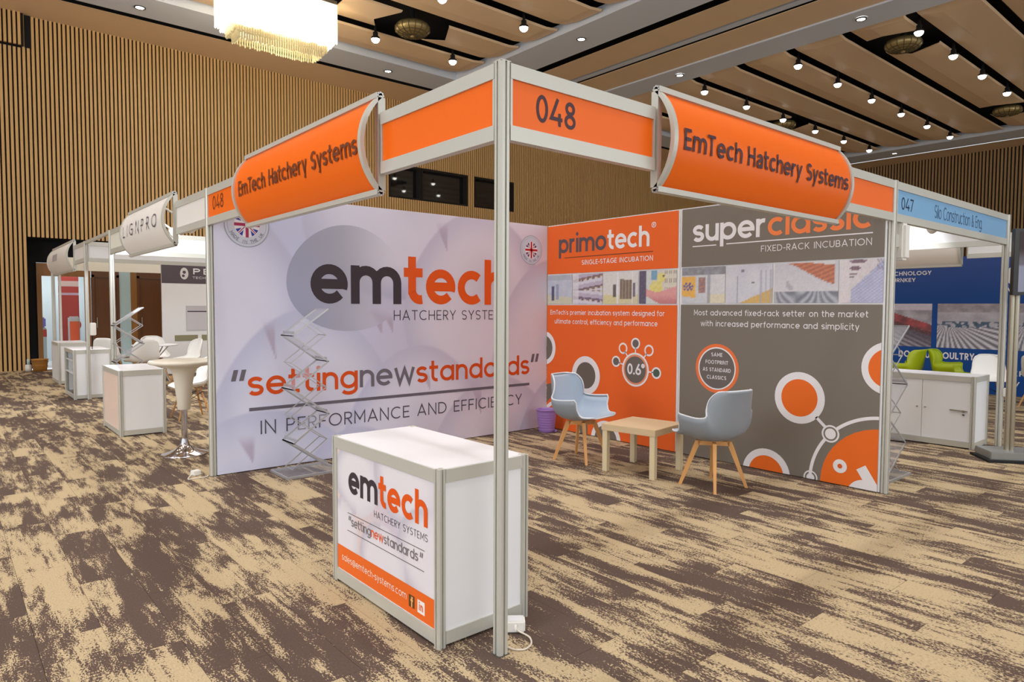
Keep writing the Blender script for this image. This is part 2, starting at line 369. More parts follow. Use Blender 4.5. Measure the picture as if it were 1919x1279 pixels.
# ------------------------------------------------------------------ a small stroke alphabet, drawn with a pen of any weight
XH, ASC, DSC = 0.74, 1.0, -0.27
def _arc(cx, cy, rx, ry, a0, a1, n=None):
    n = n or max(4, int(abs(a1 - a0) / 15))
    return [(cx + rx * math.cos(math.radians(a0 + (a1 - a0) * i / n)), cy + ry * math.sin(math.radians(a0 + (a1 - a0) * i / n))) for i in range(n + 1)]
def glyph(ch, w, two=False):
    """-> (strokes, dots, advance width of the ink) in units of the cap height"""
    h = w / 2; S = []; D = []
    bx = 0.37; rx = bx - h; ry = XH / 2 - h; cy = XH / 2
    l = ch
    if l == 'a' and two:
        W = .60; r = W / 2 - h; S = [_arc(W / 2, XH - h - .2, r, .2, 160, 0) + [(W - h, 0)], [(W - h, .44), (W / 2, .42)] + _arc(.2 + h - .02, .22, .2 - .02, .22 - h, 90, 270) + [(W / 2, h)] + [(W - h, .2)]]
    elif l in 'abdpqg':
        W = .74; S = [_arc(bx, cy, rx, ry, 0, 360, 28)]
        if l == 'a': S.append([(W - h, 0), (W - h, XH)])
        if l == 'b': S.append([(h, 0), (h, ASC)])
        if l == 'd': S.append([(W - h, 0), (W - h, ASC)])
        if l == 'p': S.append([(h, DSC), (h, XH)])
        if l == 'q': S.append([(W - h, DSC), (W - h, XH)])
        if l == 'g': S.append([(W - h, XH), (W - h, -.0)] + _arc(bx, -.0, rx, .27 - h, 0, -150)[1:])
    elif l == 'e': W = .74; S = [_arc(bx, cy, rx, ry, -math.degrees(math.asin(min(.9, h / ry))), 318, 26), [(h, cy), (W - h, cy)]]
    elif l == 'c': W = .66; S = [_arc(bx, cy, rx, ry, 48, 312, 22)]
    elif l == 'o': W = .76; S = [_arc(.38, cy, .38 - h, ry, 0, 360, 28)]
    elif l in 'nhr':
        W = .64; r = (W - w) / 2; ay = XH - h - r
        if l == 'r': W = .44; S = [[(h, 0), (h, XH)], _arc(h + r, ay, r, r, 180, 75)]
        else: S = [[(h, 0), (h, XH if l == 'n' else ASC)], _arc(h + r, ay, r, r, 180, 0) + [(W - h, 0)]]
    elif l == 'u': W = .64; r = (W - w) / 2; S = [[(h, XH)] + _arc(h + r, h + r, r, r, 180, 360) + [(W - h, XH)], [(W - h, XH), (W - h, 0)]]
    elif l == 'm':
        W = 1.10; r = (W - w) / 4; ay = XH - h - r
        S = [[(h, 0), (h, XH)], _arc(h + r, ay, r, r, 180, 0) + [(h + 2 * r, 0)], _arc(h + 3 * r, ay, r, r, 180, 0) + [(W - h, 0)]]
    elif l == 't': W = .46; S = [[(.10 + h, .97), (.10 + h, .24)] + _arc(.10 + h + .19, .19 + h, .19, .19, 180, 285)[1:], [(0, XH - h), (.44, XH - h)]]
    elif l == 'f': W = .42; S = [[(.10 + h, 0), (.10 + h, .8)] + _arc(.10 + h + .17, ASC - h - .15, .17, .15, 180, 80)[1:], [(0, XH - h), (.42, XH - h)]]
    elif l == 's':
        W = .56; r = (XH - w) / 4; rr = W / 2 - h
        S = [_arc(W / 2, XH - h - r, rr, r, 25, 270, 14) + _arc(W / 2, h + r, rr, r, 90, -155, 14)[1:]]
    elif l == 'i': W = w; S = [[(h, 0), (h, XH)]]; D = [(h, ASC - .02 - h * .4, max(h * 1.15, .05))]
    elif l == 'l': W = w; S = [[(h, 0), (h, ASC)]]
    elif l == 'k': W = .56; S = [[(h, 0), (h, ASC)], [(W - h, XH), (h * 1.6, .3)], [(.2, .42), (W - h * .7, 0)]]
    elif l == 'v': W = .64; S = [[(h * .8, XH), (W / 2, h * .7), (W - h * .8, XH)]]
    elif l == 'w': W = .96; S = [[(h * .8, XH), (W * .27, h * .7), (W / 2, XH - h), (W * .73, h * .7), (W - h * .8, XH)]]
    elif l == 'y': W = .62; S = [[(h * .8, XH), (W / 2 + h * .1, .03)], [(W - h * .8, XH), (W * .33, DSC + .02)]]
    elif l == 'x': W = .6; S = [[(h, XH), (W - h, 0)], [(W - h, XH), (h, 0)]]
    elif l == 'z': W = .54; S = [[(0, XH - h), (W - h * .8, XH - h), (h * .8, h), (W, h)]]
    elif l == 'H': W = .72; S = [[(h, 0), (h, 1)], [(W - h, 0), (W - h, 1)], [(h, .5), (W - h, .5)]]
    elif l == 'I': W = w; S = [[(h, 0), (h, 1)]]
    elif l == 'T': W = .66; S = [[(W / 2, 0), (W / 2, 1)], [(0, 1 - h), (W, 1 - h)]]
    elif l == 'L': W = .52; S = [[(h, 1), (h, h), (W, h)]]
    elif l == 'E': W = .56; S = [[(W, 1 - h), (h, 1 - h), (h, h), (W, h)], [(h, .5), (W - .05, .5)]]
    elif l == 'F': W = .54; S = [[(W, 1 - h), (h, 1 - h), (h, 0)], [(h, .5), (W - .06, .5)]]
    elif l == 'A': W = .82; S = [[(h * .8, 0), (W / 2, 1 - h * .6), (W - h * .8, 0)], [(.19, .3), (W - .19, .3)]]
    elif l == 'V': W = .8; S = [[(h * .8, 1), (W / 2, h * .6), (W - h * .8, 1)]]
    elif l == 'Y': W = .72; S = [[(h * .8, 1), (W / 2, .45), (W - h * .8, 1)], [(W / 2, .5), (W / 2, 0)]]
    elif l == 'X': W = .72; S = [[(h, 1), (W - h, 0)], [(W - h, 1), (h, 0)]]
    elif l == 'K': W = .66; S = [[(h, 0), (h, 1)], [(W - h, 1), (h * 1.5, .42)], [(.24, .56), (W - h * .6, 0)]]
    elif l == 'N': W = .74; S = [[(h, 0), (h, 1 - h * .2), (W - h, h * .2), (W - h, 1)]]
    elif l == 'M': W = .86; S = [[(h, 0), (h, 1 - h * .4), (W / 2, .3), (W - h, 1 - h * .4), (W - h, 0)]]
    elif l == 'W': W = 1.1; S = [[(h * .8, 1), (W * .27, h), (W / 2, 1 - h), (W * .73, h), (W - h * .8, 1)]]
    elif l == 'C': W = .84; S = [_arc(.48, .5, .48 - h, .5 - h, 48, 312, 24)]
    elif l == 'G': W = .9; S = [_arc(.48, .5, .48 - h, .5 - h, 45, 345, 24) + [(.9 - h * .4, .47), (.52, .47)]]
    elif l == 'O': W = .98; S = [_arc(.49, .5, .49 - h, .5 - h, 0, 360, 32)]
    elif l == 'U': W = .7; r = W / 2 - h; S = [[(h, 1), (h, r + h)] + _arc(W / 2, r + h, r, r, 180, 360)[1:] + [(W - h, 1)]]
    elif l == 'D': W = .78; S = [[(h, h)] + [(h, 1 - h), (.3, 1 - h)] + _arc(.3, .5, W - .3 - h, .5 - h, 90, -90)[1:] + [(h, h)]]
    elif l in 'PRB':
        W = .60; r = .26 - h * .5; cyy = 1 - h - r
        S = [[(h, 0), (h, 1)], [(h, 1 - h), (W - r - h, 1 - h)] + _arc(W - r - h, cyy, r, r, 90, -90)[1:] + [(h, cyy - r)]]
        if l == 'R': S.append([(.26, cyy - r), (W - h * .6, 0)])
        if l == 'B': W = .64; q = (cyy - r - h) / 2; S.append([(h, cyy - r), (W - q - h, cyy - r)] + _arc(W - q - h, h + q, q, q, 90, -90)[1:] + [(h, h)])
    elif l == 'S':
        W = .62; r = (1 - w) / 4; rr = W / 2 - h
        S = [_arc(W / 2, 1 - h - r, rr, r, 30, 270, 14) + _arc(W / 2, h + r, rr, r, 90, -150, 14)[1:]]
    elif l == '0': W = .62; S = [_arc(.31, .5, .31 - h, .5 - h, 0, 360, 28)]
    elif l == '4': W = .66; S = [[(W * .62, 1), (h * .8, .26), (W, .26)], [(W * .76, .48), (W * .76, 0)]]
    elif l == '6': W = .64; S = [_arc(.32, .31, .32 - h, .31 - h, 0, 360, 24), [(.055 + h * .5, .42), (.42, 1)]]
    elif l == '7': W = .58; S = [[(0, 1 - h), (W - h * .8, 1 - h), (.16, 0)]]
    elif l == '8': W = .62; S = [_arc(.31, .27, .31 - h, .27 - h * .9, 0, 360, 24), _arc(.31, .75, .27 - h, .25 - h * .9, 0, 360, 24)]
    elif l == '.': W = w * 1.2; D = [(W / 2, W / 2, W / 2)]
    elif l == ',': W = w * 1.1; S = [[(W * .6, w), (W * .2, -.14)]]
    elif l == '-': W = .34; S = [[(0, .4), (W, .4)]]
    elif l == "'": W = w; S = [[(h, 1), (h, .78)]]
    elif l == '"': W = .36; S = [[(h + .06, .72), (h + .12, 1)], [(h + .24, .72), (h + .30, 1)]]
    elif l == '*': W = .3; S = [_arc(.15, .85, .12, .12, 0, 360, 14)]
    elif l == '&': W = .74; S = [[(W, 0), (.2, .68)] + _arc(.32, .8, .14, .2 - h, 200, -30)[1:] + [(.14, .42)] + _arc(.29, .25, .29 - h, .25 - h, 150, 300)[1:] + [(.68, .5)]]
    elif l == '@': W = 1.0; S = [_arc(.5, .36, .46, .46, -50, 290, 26), _arc(.48, .37, .19, .2, 0, 360, 18), [(.67, .57), (.69, .24)] + _arc(.8, .3, .13, .12, 210, 360)[1:]]
    elif l == ' ': W = .34
    else: W = .4
    return S, D, W
def ribbon(ink, pts, w, col, X, Y, d, wx=1.0):
    """stroke a centreline with mitred joints; X,Y map unit space to the panel"""
    n = len(pts); closed = n > 3 and math.hypot(pts[0][0] - pts[-1][0], pts[0][1] - pts[-1][1]) < 1e-6
    if closed: pts = pts[:-1]; n -= 1
    L = []; R = []
    for i in range(n):
        p = pts[i]
        a = pts[i - 1] if (i > 0 or closed) else None
        b = pts[(i + 1) % n] if (i < n - 1 or closed) else None
        def nrm(u, v):
            dx, dy = v[0] - u[0], v[1] - u[1]; q = math.hypot(dx, dy) or 1; return (-dy / q, dx / q)
        if a is None: nx, ny = nrm(p, b); k = 1
        elif b is None: nx, ny = nrm(a, p); k = 1
        else:
            n1 = nrm(a, p); n2 = nrm(p, b); nx, ny = n1[0] + n2[0], n1[1] + n2[1]; q = math.hypot(nx, ny) or 1
            nx /= q; ny /= q; k = 1 / max(.38, nx * n1[0] + ny * n1[1])
        L.append((p[0] + nx * w / 2 * k * wx, p[1] + ny * w / 2 * k)); R.append((p[0] - nx * w / 2 * k * wx, p[1] - ny * w / 2 * k))
    for i in range(n if closed else n - 1):
        j = (i + 1) % n
        ink.poly([(X(q[0]), Y(q[1])) for q in (L[i], R[i], R[j], L[j])], col, d)
def write(ink, runs, x0, x1, y0, cap, w=0.12, gap=0.12, d=0.003, two=False, only=None):
    """runs: [(text, colour)], fitted between x0 and x1, baseline y0, cap height cap"""
    tot = 0; items = []
    for txt, col in runs:
        for ch in txt:
            S, D, W = glyph(ch, w, two); items.append((S, D, tot, col)); tot += W + gap
    tot -= gap
    sx = (x1 - x0) / tot
    wx = min(1.0, cap / sx)          # keep stem weight even when letters are squeezed or widened
    for n_, (S, D, off, col) in enumerate(items):
        if only is not None and n_ != only: continue
        X = lambda q, off=off: x0 + (off + q) * sx
        Y = lambda q: y0 + q * cap
        for si, st in enumerate(S): ribbon(ink, st, w, col, X, Y, d + si * .0003, 1.0 if sx < cap else cap / sx)
        for cx, cyy, r in D:
            ink.poly([(X(cx + r * math.cos(2 * PI * i / 16)), Y(cyy + r * math.sin(2 * PI * i / 16))) for i in range(16)], col, d)

ORANGE = (238, 104, 34); ORANGE_TXT = (232, 88, 10); DARKTXT = (60, 50, 58); GREYTXT = (104, 98, 108); TAUPE = (116, 108, 98); WHITE = (238, 236, 240)
def mixc(a, b, t): t = max(0, min(1, t)); return tuple(a[i] + (b[i] - a[i]) * t for i in range(3))
def sst(a, b, x): t = max(0, min(1, (x - a) / (b - a))); return t * t * (3 - 2 * t)

# ================================================================== THE ROOM
X0R, X1R, Y0R, Y1R, ZC = -12.0, 31.3, -12.0, 16.9, 8.05
# ---- floor: plank carpet, the nearest 300 planks as parts, the rest one piece
floor = thing('floor', None, None); tag(floor, kind='structure', label='floor of beige and brown carpet planks laid lengthwise through the hall')
MB().box(X0R, X1R, Y0R, Y1R, -0.12, -0.012).build('subfloor', M['void'], floor)
planks = []
for ix_ in range(int((X0R - CX0) / CW) - 1, int((X1R - CX0) / CW) + 2):
    xa = CX0 + ix_ * CW
    fr = (ix_ * 0.37) % 1.0
    for iy_ in range(int(Y0R) - 1, int(Y1R) + 2):
        ya = iy_ * CLEN - fr * CLEN
        cx_, cy_ = xa + CW / 2, ya + CLEN / 2
        if cx_ < X0R or cx_ > X1R or cy_ < Y0R or cy_ > Y1R - .4: continue
        dv = Vector((cx_ + 1.811, cy_ + 2.219, -1.49)); dep = dv.dot(_f)
        vis = dep > .8 and abs(dv.dot(_s2) / dep) < .80 and abs(dv.dot(_u2) / dep) < .56
        planks.append((0 if vis else 1, dep if vis else 99, xa, ya))
planks.sort()
pm = MB().box(0.0008, CW - 0.0008, 0.0008, CLEN - 0.0008, -0.012, 0.0).build('carpet_plank', M['carpet'], floor)
pm.location = (planks[0][2], planks[0][3], 0)
for k, (_, _, xa, ya) in enumerate(planks[1:300]):
    c = pm.copy(); COL.objects.link(c); c.parent = floor; c.location = (xa, ya, 0)
rest = MB()
for _, _, xa, ya in planks[300:]:
    rest.box(xa + 0.0008, xa + CW - 0.0008, ya + 0.0008, ya + CLEN - 0.0008, -0.012, 0.0)
tag(rest.build('carpet_planks', M['carpet'], floor), kind='stuff')
MB().box(X0R, X1R, Y1R - .9, Y1R, -0.0125, -0.0005).build('carpet_edge', M['carpet'], floor)

# ---- left wall with vertical oak slats
wl = thing('wall_left', None, None); tag(wl, kind='structure', label='long wall of vertical oak slats on a dark backing')
RX0, RX1, RZ = -0.2, 6.2, 3.06             # black recess with the doors
WIN = [(9.2, 10.33), (10.41, 12.22), (12.55, 14.3)]
w = MB()
w.box(X0R, RX0, Y1R, Y1R + .12, 0, 8.3); w.box(RX0, RX1, Y1R, Y1R + .12, RZ, 8.3); w.box(RX1, 9.2, Y1R, Y1R + .12, 0, 8.3)
w.box(9.2, 14.3, Y1R, Y1R + .12, 0, 4.98); w.box(9.2, 14.3, Y1R, Y1R + .12, 6.0, 8.3); w.box(14.3, X1R, Y1R, Y1R + .12, 0, 8.3)
w.box(10.33, 10.41, Y1R, Y1R + .12, 4.98, 6.0); w.box(12.22, 12.55, Y1R, Y1R + .12, 4.98, 6.0)
w.build('wall_backing', M['wall_back'], wl)
SP, SW, SD = 0.086, 0.053, 0.05
def slat_mb(x, z0, z1, yo=0.0):
    return MB().box(-SW / 2, SW / 2, -SD, 0, 0, 1)
smesh = MB().box(-SW / 2, SW / 2, -SD, 0, 0, 1, bev=0)
sl0 = smesh.build('slat', M['slat'], wl)
spans = []
x = -1.62
while x < X1R - 0.05:
    zs = [(0.0, 8.02)]
    if RX0 < x < RX1: zs = [(RZ, 8.02)]
    for a, b in WIN:
        if a - .02 < x < b + .02: zs = [(0.0, 4.96), (6.02, 8.02)]
    for z0, z1 in zs: spans.append((x, z0, z1))
    x += SP
first = True; rest = MB()
x = -1.62 - SP
while x > X0R + .1:
    rest.box(x - SW / 2, x + SW / 2, Y1R - SD, Y1R, 0, 8.02); x -= SP
for k, (x, z0, z1) in enumerate(spans):
    proud = 0.06 if (x < -0.14 and z0 == 0) else 0.0
    if k < 300:
        c = sl0 if first else sl0.copy()
        if not first: COL.objects.link(c); c.parent = wl
        first = False
        if proud: z1 = 7.28
        c.location = (x, Y1R, z0); c.scale = (1, 1, z1 - z0)
    else:
        rest.box(x - SW / 2, x + SW / 2, Y1R - SD, Y1R, z0, z1)
tag(rest.build('slats', M['slat'], wl), kind='stuff')
# upper left corner panel stands proud of the wall
pr = MB().box(-1.7, -0.16, Y1R - .14, Y1R - .05, 7.31, 8.02)
x = -1.62
while x < -0.16:
    pr.box(x - SW / 2, x + SW / 2, Y1R - .19, Y1R - .14, 7.31, 8.02, M['slat']); x += SP
pr2 = MB(); pr2.box(-1.7, -0.16, Y1R - .14, Y1R - .05, 7.31, 8.02, M['wall_back'])
x = -1.62
while x < -0.2:
    pr2.box(x - SW / 2, x + SW / 2, Y1R - .19, Y1R - .14, 7.31, 8.02, M['slat']); x += SP
pr2.box(-0.14, -0.02, Y1R - .06, Y1R - .001, 7.3, 8.02, M['recess'])
tag(pr2.build('access_panel', None, wl))
# control-room windows high on the wall
for i, (a, b) in enumerate(WIN):
    wn = thing('window_%d' % (i + 1), None, None); tag(wn, kind='structure', label='dark control room window high in the slatted wall, ' + ('leftmost', 'middle', 'rightmost')[i] + ' of three')
    MB().box(a, b, Y1R + .16, Y1R + .18, 4.98, 6.0).build('pane', M['glass_dark'], wn)
    fr = MB(); t = .03
    fr.box(a, a + t, Y1R - .04, Y1R + .16, 4.98, 6.0); fr.box(b - t, b, Y1R - .04, Y1R + .16, 4.98, 6.0)
    fr.box(a + t, b - t, Y1R - .04, Y1R + .16, 5.95, 6.0); fr.box(a + t, b - t, Y1R - .04, Y1R + .16, 4.98, 5.02)
    fr.build('window_frame', M['wall_back'], wn)

# ---- far wall with slats
wf = thing('wall_far', None, None); tag(wf, kind='structure', label='far end wall of fine vertical oak slats')
MB().box(X1R, X1R + .12, Y0R, Y1R + .12, 0, 8.3).build('wall_backing', M['wall_back'], wf)
fs = MB(); y = Y0R + .1
FP = 0.125
while y < Y1R - .05:
    fs.box(X1R - .06, X1R, y - .034, y + .034, 0, 8.0); y += FP
tag(fs.build('slats', M['slat_far'], wf), kind='stuff')

# ---- ceiling
cl = thing('ceiling', None, None); tag(cl, kind='structure', label='hall ceiling of wooden panels between grey beams and black gaps')
MB().box(X0R, X1R + .12, Y0R, Y1R + .12, 8.42, 8.5).build('ceiling_void', M['void'], cl)
GAP = [12.46 - 1.415 * k for k in range(18)]
def panel(xa, xb, ya, yb, cut0=0.0, cut1=0.0, name='ceiling_panel'):
    """folded wooden panel; a cut slopes its ends around a round fitting"""
    W = yb - ya
    prof = [(0, .03), (.02, 0), (.60, 0), (.97, .075), (1, .11)]
    def ends(t):
        s = 1 - abs(2 * t - 1)
        return xa + cut0 * s * 1.0, xb - cut1 * s * 1.0
    vs = []; fs_ = []
    cut0 = min(cut0, (xb - xa) * .3); cut1 = min(cut1, (xb - xa) * .3); ins = min(.35, (xb - xa) * .15)
    for t, z in prof:
        a = xa + cut0 * (1 - abs(2 * t - 1)); b = xb - cut1 * (1 - abs(2 * t - 1))
        # ends curl up a little towards the beams
        vs += [(a, ya + W * t, 8.0 + z + (.05 if not cut0 else 0)), (a + ins, ya + W * t, 8.0 + z), (b - ins, ya + W * t, 8.0 + z), (b, ya + W * t, 8.0 + z + (.05 if not cut1 else 0))]
    n = len(vs)
    vs += [(x_, y_, z_ + .018) for x_, y_, z_ in vs]
    for i in range(len(prof) - 1):
        for j in range(3):
            a = i * 4 + j
            fs_.append((a, a + 4, a + 5, a + 1)); fs_.append((n + a, n + a + 1, n + a + 5, n + a + 4))
    e = (len(prof) - 1) * 4
    for j in range(3): fs_.append((j, j + 1, n + j + 1, n + j)); fs_.append((e + j, n + e + j, n + e + j + 1, e + j + 1))
    for i in range(len(prof) - 1):
        a = i * 4; fs_.append((a, n + a, n + a + 4, a + 4)); a += 3; fs_.append((a, a + 4, n + a + 4, n + a))
    return MB().add(vs, fs_).build(name, M['ceil_panel'], cl)
FIT = [(6.86, 11.72, 'round gold-mesh ceiling fitting above the near corner of the orange booth'),
       (16.5, 4.66, 'round gold-mesh ceiling fitting at the upper right, beyond the grey beam'),
       (25.1, 4.66, 'round gold-mesh ceiling fitting at the right edge, nearest the far wall'),
       (21.3, 10.33, 'round gold-mesh ceiling fitting showing just over the right curved sign')]
for k in range(-1, 17):
    yb = (GAP[k] if k >= 0 else 13.86) - .085; ya = (GAP[k + 1] if k >= 0 else 12.46) + .085
    if k == 0:
        for a, b, c0, c1 in ((X0R, 3.75 - 1.3, 0, .1), (3.75 + 1.2, 6.86 - .62, .05, .5), (6.86 + .62, 9.62, .5, 0)): panel(a, b, ya, yb, c0, c1)
    else: panel(X0R, 9.62, ya, yb)
    cuts = [f[0] for f in FIT[1:] if ya < f[1] < yb]
    edges = [14.86] + [e for c in sorted(cuts) for e in (c - .6, c + .6)] + [28.05]
    for i in range(0, len(edges), 2):
        panel(edges[i], edges[i + 1], ya, yb, .4 if i > 0 else 0, .4 if i + 2 < len(edges) else 0)
def slab(name, x0, x1, y0, y1, z0, z1, m): return MB().box(x0, x1, y0, y1, z0, z1).build(name, m, cl)
slab('ceiling_beam', 9.66, 10.80, Y0R, 13.9, 7.94, 8.2, M['beam'])
slab('ceiling_panel', 11.22, 12.23, Y0R, 13.9, 8.0, 8.012, M['ceil_panel'])
slab('ceiling_beam', 12.36, 12.55, Y0R, 13.9, 8.02, 8.2, M['beam'])
slab('ceiling_panel', 12.62, 13.7, Y0R, 13.9, 8.0, 8.012, M['ceil_panel'])
slab('ceiling_beam', 13.7, 14.67, Y0R, 13.9, 7.96, 8.2, M['beam'])
slab('ceiling_beam', X0R, X1R, 13.9, 15.0, 7.94, 8.2, M['beam'])
slab('ceiling_panel', X0R, X1R, 15.45, Y1R, 8.02, 8.03, M['ceil_panel'])
slab('ceiling_beam', 28.1, 29.5, Y0R, 13.9, 7.95, 8.2, M['beam'])
slab('ceiling_panel', 29.95, X1R, Y0R, 13.9, 8.0, 8.012, M['ceil_panel'])

# ---- ceiling spotlights
def spot_light(par, z, power, ang=100):
    l = bpy.data.lights.new('spot_bulb', 'SPOT'); l.energy = power; l.color = (0.98, 0.985, 1.0)
    l.spot_size = math.radians(ang); l.spot_blend = 1.0; l.shadow_soft_size = 0.12
    o = bpy.data.objects.new('spot_bulb', l); COL.objects.link(o); o.parent = par; o.location = (0, 0, z)
    return l
_proto = {}
def ceiling_spot(x, y, label, recessed=False, group=None, power=None):
    t = thing('ceiling_spotlight', label, 'spotlight', (x, y, 7.80 if not recessed else 7.93), 0, 'spotlights in the hall ceiling')
    if recessed:
        if 'r' not in _proto:
            _proto['r'] = (MB().lathe([(.0, .004), (.085, .0), (.085, .012)], 20).build('lamp_face', M['bulb'], t), MB().lathe([(.087, -.006), (.115, -.006), (.115, .02), (.087, .02)], 20).build('lamp_ring', M['lamp_ring'], t))
        else:
            for p in _proto['r']:
                c = p.copy(); COL.objects.link(c); c.parent = t
    else:
        if 's' not in _proto:
            _proto['s'] = (MB().lathe([(.0, -.085), (.05, -.072), (.085, -.04), (.098, .0), (.098, .02)], 20).build('lamp_face', M['bulb'], t), MB().lathe([(.1, .005), (.1, .05), (.06, .08), (.06, .16), (.03, .18), (.03, .5), (0, .5)], 20).build('lamp_housing', M['black'], t))
        else:
            for p in _proto['s']:
                c = p.copy(); COL.objects.link(c); c.parent = t
    if power: _l = spot_light(t, -.05, power)
    return t
ROWY = [12.43, 9.65, 6.82, 3.96, 1.13, -1.70]
RN = ['row nearest the side wall', 'second row from the side wall', 'third row from the side wall', 'fourth row from the side wall', 'fifth row from the side wall', 'sixth row from the side wall']
ORD = ['first', 'second', 'third', 'fourth', 'fifth', 'sixth', 'seventh', 'eighth']
XA = [8.5 - 2.22 * k for k in range(7)]; XB = [15.5 + 2.25 * k for k in range(6)]
for r, y in enumerate(ROWY):
    for k, x in enumerate(XA):
        ceiling_spot(x, y, f'ceiling spotlight, {ORD[k]} before the grey beam, {RN[r]}', power=SPOT_W)
    for k, x in enumerate(XB):
        if r == 0 and k > 4: continue
        ceiling_spot(x, y, f'ceiling spotlight, {ORD[k]} past the grey beams, {RN[r]}', power=SPOT_W * .7)
for x, y, lb in ((1.72, 14.5, 'recessed light in the grey beam along the side wall, left of the chandelier'), (7.8, 14.5, 'recessed light in the grey beam along the side wall, right of the chandelier'),
                 (10.2, 9.5, 'recessed light in the first grey cross beam above the booth corner'), (14.1, 9.5, 'recessed light in the second grey cross beam above the right curved sign'),
                 (14.1, 4.65, 'recessed light in the second grey cross beam near the top edge'), (28.7, 9.45, 'recessed light in the last grey beam before the far wall')):
    ceiling_spot(x, y, lb, True, power=SPOT_W * .5)
# lamps of the hall behind the camera
for i, x in enumerate((-9, -4.5, 0, 4.5, 9)):
    for j, y in enumerate((-5.0, -9.0)):
        ceiling_spot(x, y, 'ceiling spotlight behind the camera, %s along its %s row' % (ORD[i], ('nearer', 'farther')[j]), power=BACK_W * .5)

# ---- round gold fittings
for n, (x, y, lb) in enumerate(FIT):
    t = thing('ceiling_fitting', lb, 'ceiling light', (x, y, 7.82), 0, 'round gold fittings in the ceiling gaps')
    if n == 0:
        a = MB().lathe([(0, .0), (.2, .015), (.33, .05), (.4, .11), (.4, .2), (.36, .26), (0, .26)], 32).build('mesh_bowl', M['gold'], t)
        r_ = MB()
        for i in range(16):
            an = 2 * PI * i / 16
            r_.tube([(.04 * math.cos(an), .04 * math.sin(an), -.006), (.2 * math.cos(an), .2 * math.sin(an), .008), (.33 * math.cos(an), .33 * math.sin(an), .042), (.407 * math.cos(an), .407 * math.sin(an), .11), (.407 * math.cos(an), .407 * math.sin(an), .2)], .009, 6, M['gold_dark'])
        for rr, zz in ((.12, .0), (.24, .018), (.34, .05)):
            r_.tube([(rr * math.cos(2 * PI * i / 28), rr * math.sin(2 * PI * i / 28), zz) for i in range(29)], .008, 5, M['gold_dark'])
        r_.build('ribs', None, t)
        MB().lathe([(0, .05), (.05, .03), (.05, -.03), (0, -.035)], 16).build('finial', M['gold'], t)
        MB().lathe([(.06, .26), (.06, .6)], 12).build('stem', M['black'], t)
        pr = list(t.children)
    else:
        for p in pr:
            c = p.copy(); COL.objects.link(c); c.parent = t

# ---- crystal chandelier
ch = thing('chandelier', 'large rectangular crystal chandelier, brightly lit, with stepped crystal fringe', 'chandelier', (3.745, 11.95, 7.9))
MB().box(-1.13, 1.13, -.42, .42, 0, .08).build('canopy_plate', M['steel'], ch)
for sx_ in (-.8, .8): MB().tube([(sx_, 0, .08), (sx_, 0, .5)], .02, 8).build('suspension_rod', M['steel'], ch)
def strands(hx, hy, z0, z1, m, step=.05, rr=.017):
    b = MB(); pts = []
    nx = int(2 * hx / step); ny = int(2 * hy / step)
    for i in range(nx + 1): pts += [(-hx + 2 * hx * i / nx, -hy), (-hx + 2 * hx * i / nx, hy)]
    for j in range(1, ny): pts += [(-hx, -hy + 2 * hy * j / ny), (hx, -hy + 2 * hy * j / ny)]
    for px, py in pts:
        q = random.uniform(-.02, .02)
        b.tube([(px, py, z1), (px, py, z0 + .03 + q)], rr, 6, m, cap=False)
        b.lathe([(0, -.03), (.022, 0), (.018, .03), (0, .045)], 6, (px, py, z0 + .02 + q), m)
    return b
tag(strands(1.12, .40, -.80, .0, M['crystal']).build('crystal_curtain', None, ch))
tag(strands(1.04, .34, -.90, -.5, M['crystal']).build('crystal_curtain', None, ch))
tag(strands(.95, .28, -1.02, -.5, M['crystal_low']).build('crystal_fringe', None, ch))
tag(strands(.85, .22, -1.12, -.5, M['crystal_low']).build('crystal_fringe', None, ch))
MB().box(-.9, .9, -.2, .2, -.72, -.05).build('lamp_core', M['crystal'], ch)
l = bpy.data.lights.new('chandelier_bulb', 'POINT'); l.energy = 70; l.color = (1, .92, .78); l.shadow_soft_size = .5
o = bpy.data.objects.new('chandelier_bulb', l); COL.objects.link(o); o.parent = ch; o.location = (0, 0, -1.6)

# ---- the black recess in the side wall, with doors
rc = thing('wall_recess', None, None); tag(rc, kind='structure', label='black recess at the foot of the slatted wall')
YB = 17.45
MB().box(RX0 - .02, RX0, Y1R, YB, 0, RZ).build('recess_side', M['recess'], rc)
MB().box(RX0, RX1, Y1R, YB + .1, RZ, RZ + .02).build('recess_ceiling', M['recess'], rc)
MB().box(RX0, 0.0, YB, YB + .08, 0, RZ).build('recess_back', M['recess'], rc)
MB().box(0.0, RX1, YB, YB + .08, 2.52, RZ).build('recess_back', M['recess'], rc)
MB().box(RX1, RX1 + .02, Y1R, YB, 0, RZ).build('recess_side', M['recess'], rc)
d1 = thing('door_1', None, None); tag(d1, kind='structure', label='open doorway to a bright white room behind the booths on the left')
fr = MB().box(0.0, .1, YB - .05, YB + .1, 0, 2.5).box(.1, 1.03, YB - .05, YB + .1, 2.2, 2.5).box(.98, 1.1, YB - .05, YB + .1, 0, 2.5)
fr.build('door_frame', M['wood_mid'], d1)
